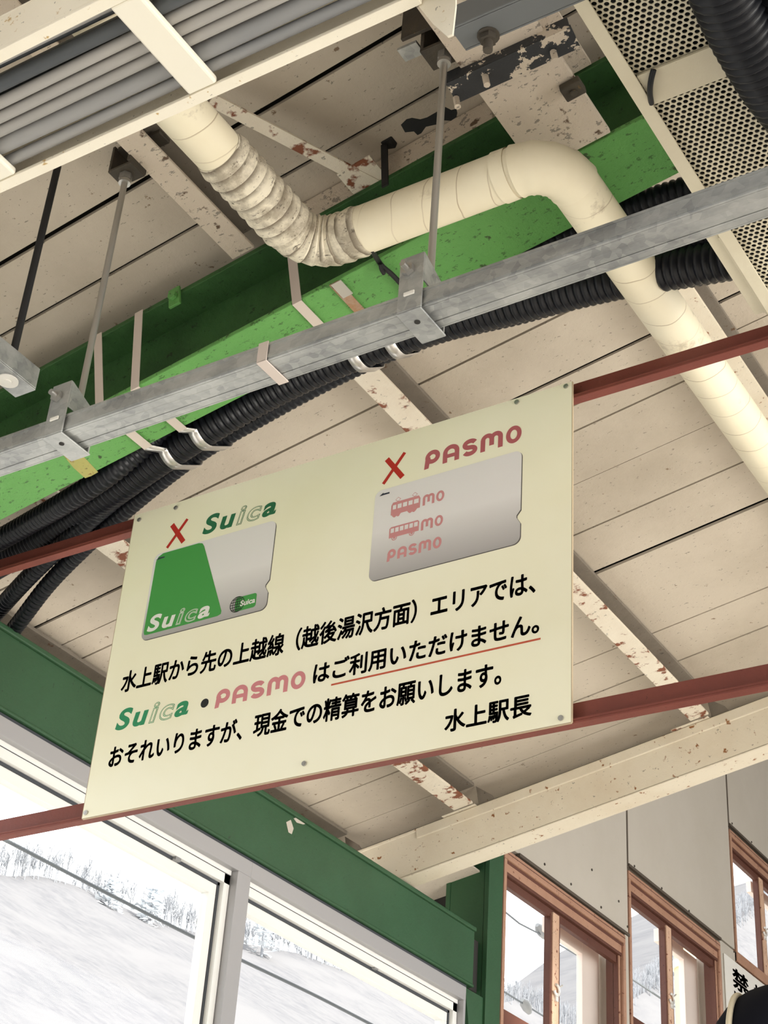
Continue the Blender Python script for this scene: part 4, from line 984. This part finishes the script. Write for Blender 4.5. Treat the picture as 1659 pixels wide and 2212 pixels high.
def dome(c, rx, ry, rz, name, m, par, t1=0.62):
    n, k = 28, 14; vs = []; fs = []
    for i in range(k + 1):
        th = pi * t1 * i / k
        for j in range(n):
            a = 2 * pi * j / n; w = 1 + 0.02 * sin(5 * a + 3 * th)
            vs.append((c.x + rx * sin(th) * cos(a) * w, c.y + ry * sin(th) * sin(a) * w, c.z + rz * cos(th)))
    for i in range(k):
        for j in range(n): fs.append((i * n + j, i * n + (j + 1) % n, (i + 1) * n + (j + 1) % n, (i + 1) * n + j))
    return MB().add(vs, fs).build(name, m, par, 0, True)
dome(hd, 0.128, 0.135, 0.135, 'hood', 'hat', pn, 0.75)
# cream piping across the hood
ring = []
pd0 = (on_y(1613, 2158, hd.y) - hd).normalized()
for i in range(22):
    a = -1.35 + 2.7 * i / 21
    fw = (RZ * -1)
    dd = (V((0, 0, 1)) * cos(a) + V((0.0, -1, 0)) * sin(a)); dd = dd * 0.84 - RX * 0.55
    dd.normalize(); ring.append(V((hd.x + dd.x * 0.132, hd.y + dd.y * 0.139, hd.z + dd.z * 0.139)))
MB().tube(ring, 0.0052, 10).build('piping', 'piping', bpy.data.objects['hood'])

# ================================================================== OUTSIDE
def hill_z(x, y):
    return 0
# ridge read along the horizon of the photo, set 90 m off
HX = -90.0
ridge_px = [(-700, 1700), (-300, 1800), (0, 1890), (120, 1893), (230, 1945), (330, 1985), (420, 2010), (560, 2045), (660, 2062), (800, 2120), (1000, 2190), (1120, 2160), (1250, 2230), (1500, 2080), (1660, 1930), (1800, 1850)]
import bisect
rp = sorted([(on_x(u, v, HX).y, on_x(u, v, HX).z) for u, v in ridge_px])
ry_ = [p[0] for p in rp]
def ridge(y):
    if y <= ry_[0]: return rp[0][1]
    if y >= ry_[-1]: return rp[-1][1]
    i = bisect.bisect(ry_, y) - 1; f = (y - ry_[i]) / (ry_[i + 1] - ry_[i]); return rp[i][1] + (rp[i + 1][1] - rp[i][1]) * f
hv, hf = [], []; NYh, NXh = 150, 26; Ya, Yb = -20.0, 420.0
for i in range(NYh + 1):
    y = Ya + (Yb - Ya) * i / NYh; top = ridge(y)
    for j in range(NXh + 1):
        f = j / NXh; x = -14 + (HX + 14) * f
        zz = -6 + (top + 6) * (f ** 0.85) + random.uniform(-0.15, 0.15) * f
        hv.append((x, y, zz))
    hv.append((HX - 40, y, top - 6))
W_ = NXh + 2
for i in range(NYh):
    for j in range(NXh + 1): hf.append((i * W_ + j, i * W_ + j + 1, (i + 1) * W_ + j + 1, (i + 1) * W_ + j))
tag(MB().add(hv, hf).build('hillside', 'hill', None, 0, True), 'pale hazy wooded hillside seen through the windows', 'hill')
struct('trim_3', MB().box(-60, -2.45, -60, 120, -6.2, -6.0).box(2.5, 60, -60, 120, -6.2, -6.0), 'floor')
# leafless wood along the ridge
fo = MB()
def bare_tree(mb, x, y, z, h):
    mb.tube([(x, y, z - 1), (x + random.uniform(-.2, .2), y + random.uniform(-.3, .3), z + h)], [0.06, 0.02], 4, False)
    for _ in range(10):
        t0 = random.uniform(0.35, 0.85); a = random.uniform(0, 2 * pi); L = h * (1 - t0) * random.uniform(.5, .9)
        mb.tube([(x, y, z + h * t0), (x + 0.45 * L * cos(a), y + 0.45 * L * sin(a), z + h * t0 + L)], [0.03, 0.012], 3, False)
for _ in range(1300):
    y = random.uniform(60, 290); x = HX + random.uniform(-3, 1.0); f = (x + 14) / (HX + 14)
    bare_tree(fo, x, y, -6 + (ridge(y) + 6) * (min(f, 1) ** 0.85), random.uniform(1.6, 3.4))
tag(fo.build('bare_woodland', 'bark', None, 0, False), 'leafless winter trees along the hazy ridge outside', 'trees', None, 'stuff')
def pine(u, v, h, label):
    p = on_x(u, v, HX + 3); z0 = p.z - h
    o = thing('pine_tree', label, 'tree', (p.x, p.y, z0))
    MB().tube([(p.x, p.y, z0 - 2), (p.x, p.y, z0 + h * 0.9)], [0.22, 0.06], 6).build('trunk', 'bark', o)
    mb = MB()
    for _ in range(150):
        f = random.random(); a = random.uniform(0, 2 * pi); r = (0.25 + 0.75 * (1 - f)) * h * 0.34 * random.uniform(0.3, 1); zc = z0 + h * (0.32 + 0.68 * f); s = random.uniform(0.25, 0.5)
        c = V((p.x + r * cos(a), p.y + r * sin(a), zc))
        mb.add([c + V((random.uniform(-s, s), random.uniform(-s, s) * 1.6, random.uniform(-s, s) * 0.5)) for _k in range(4)], [(0, 1, 2), (0, 2, 3), (0, 3, 1), (1, 3, 2)])
    mb.build('crown', 'pine', o)
pine(245, 1898, 4.2, 'slim pine on the ridge behind the sagging cable, left pane')
pine(333, 1918, 5.2, 'broad pine on the ridge near the right end of the left pane')
pine(575, 1968, 5.5, 'pine on the ridge in the right aluminium pane')
# sagging service cable outside
oc = [on_x(u, v, -4.2) for u, v in ((-300, 1655), (-120, 1748), (12, 1815), (225, 1926), (450, 2040), (540, 2083), (690, 2155), (850, 2238), (1050, 2340))]
tag(MB().tube(spline(oc, 0.05), 0.0075, 8).build('overhead_cable', 'wire', None), 'grey service cable sagging outside the aluminium windows', 'cable')
def outside_wire(px, X, r, label):
    tag(MB().tube([on_x(u, v, X) for u, v in px], r, 6).build('overhead_wire', 'wire', None), label, 'wire')
outside_wire([(1085, 2010 - 45), (1122, 1995), (1190, 2030), (1300, 2095)], -4.6, 0.006, 'overhead wire with an insulator outside the nearest brown window')
outside_wire([(1085, 2140), (1190, 2205), (1260, 2250)], -4.6, 0.006, 'lower overhead wire outside the nearest brown window')
outside_wire([(1350, 2105), (1385, 2128), (1440, 2165), (1480, 2185)], -5.5, 0.009, 'thick wire outside the middle brown window')
for (u, v), lab in (((1168, 2010), 'grey insulator on the wire outside the nearest brown window'), ((1136, 2172), 'grey insulator on the lower wire outside the nearest brown window')):
    c = on_x(u, v, -4.6); tag(MB().tube([c + V((0, -0.05, 0.02)), c + V((0, -0.02, 0.01)), c + V((0, 0.02, -0.01)), c + V((0, 0.05, -0.03))], [0.014, 0.030, 0.030, 0.016], 12).build('insulator', 'cable_md', None), lab, 'insulator')
c = on_x(1490, 2090, -5.2); c2 = on_x(1485, 2250, -5.2)
ot = thing('outdoor_post', 'pale yellow post with a white collar outside the middle brown window', 'post', (c.x, c.y, -6))  # plain post, no lamp on it
MB().tube([(c.x, c.y, -6.0), (c.x, c.y, c.z + 0.28)], 0.13, 20).build('post', 'yellow', ot)
MB().tube([(c.x, c.y, c.z - 0.02), (c.x, c.y, c.z + 0.04)], 0.15, 20).build('collar', 'white_p', ot)
# outer eave: fascia beyond the window wall
fx = roof(SE, 0, 2.17)
struct('trim_4', MB().box(fx.x - 0.03, fx.x, -0.3, 4.17, fx.z - 0.12, fx.z + 0.1), 'cream')
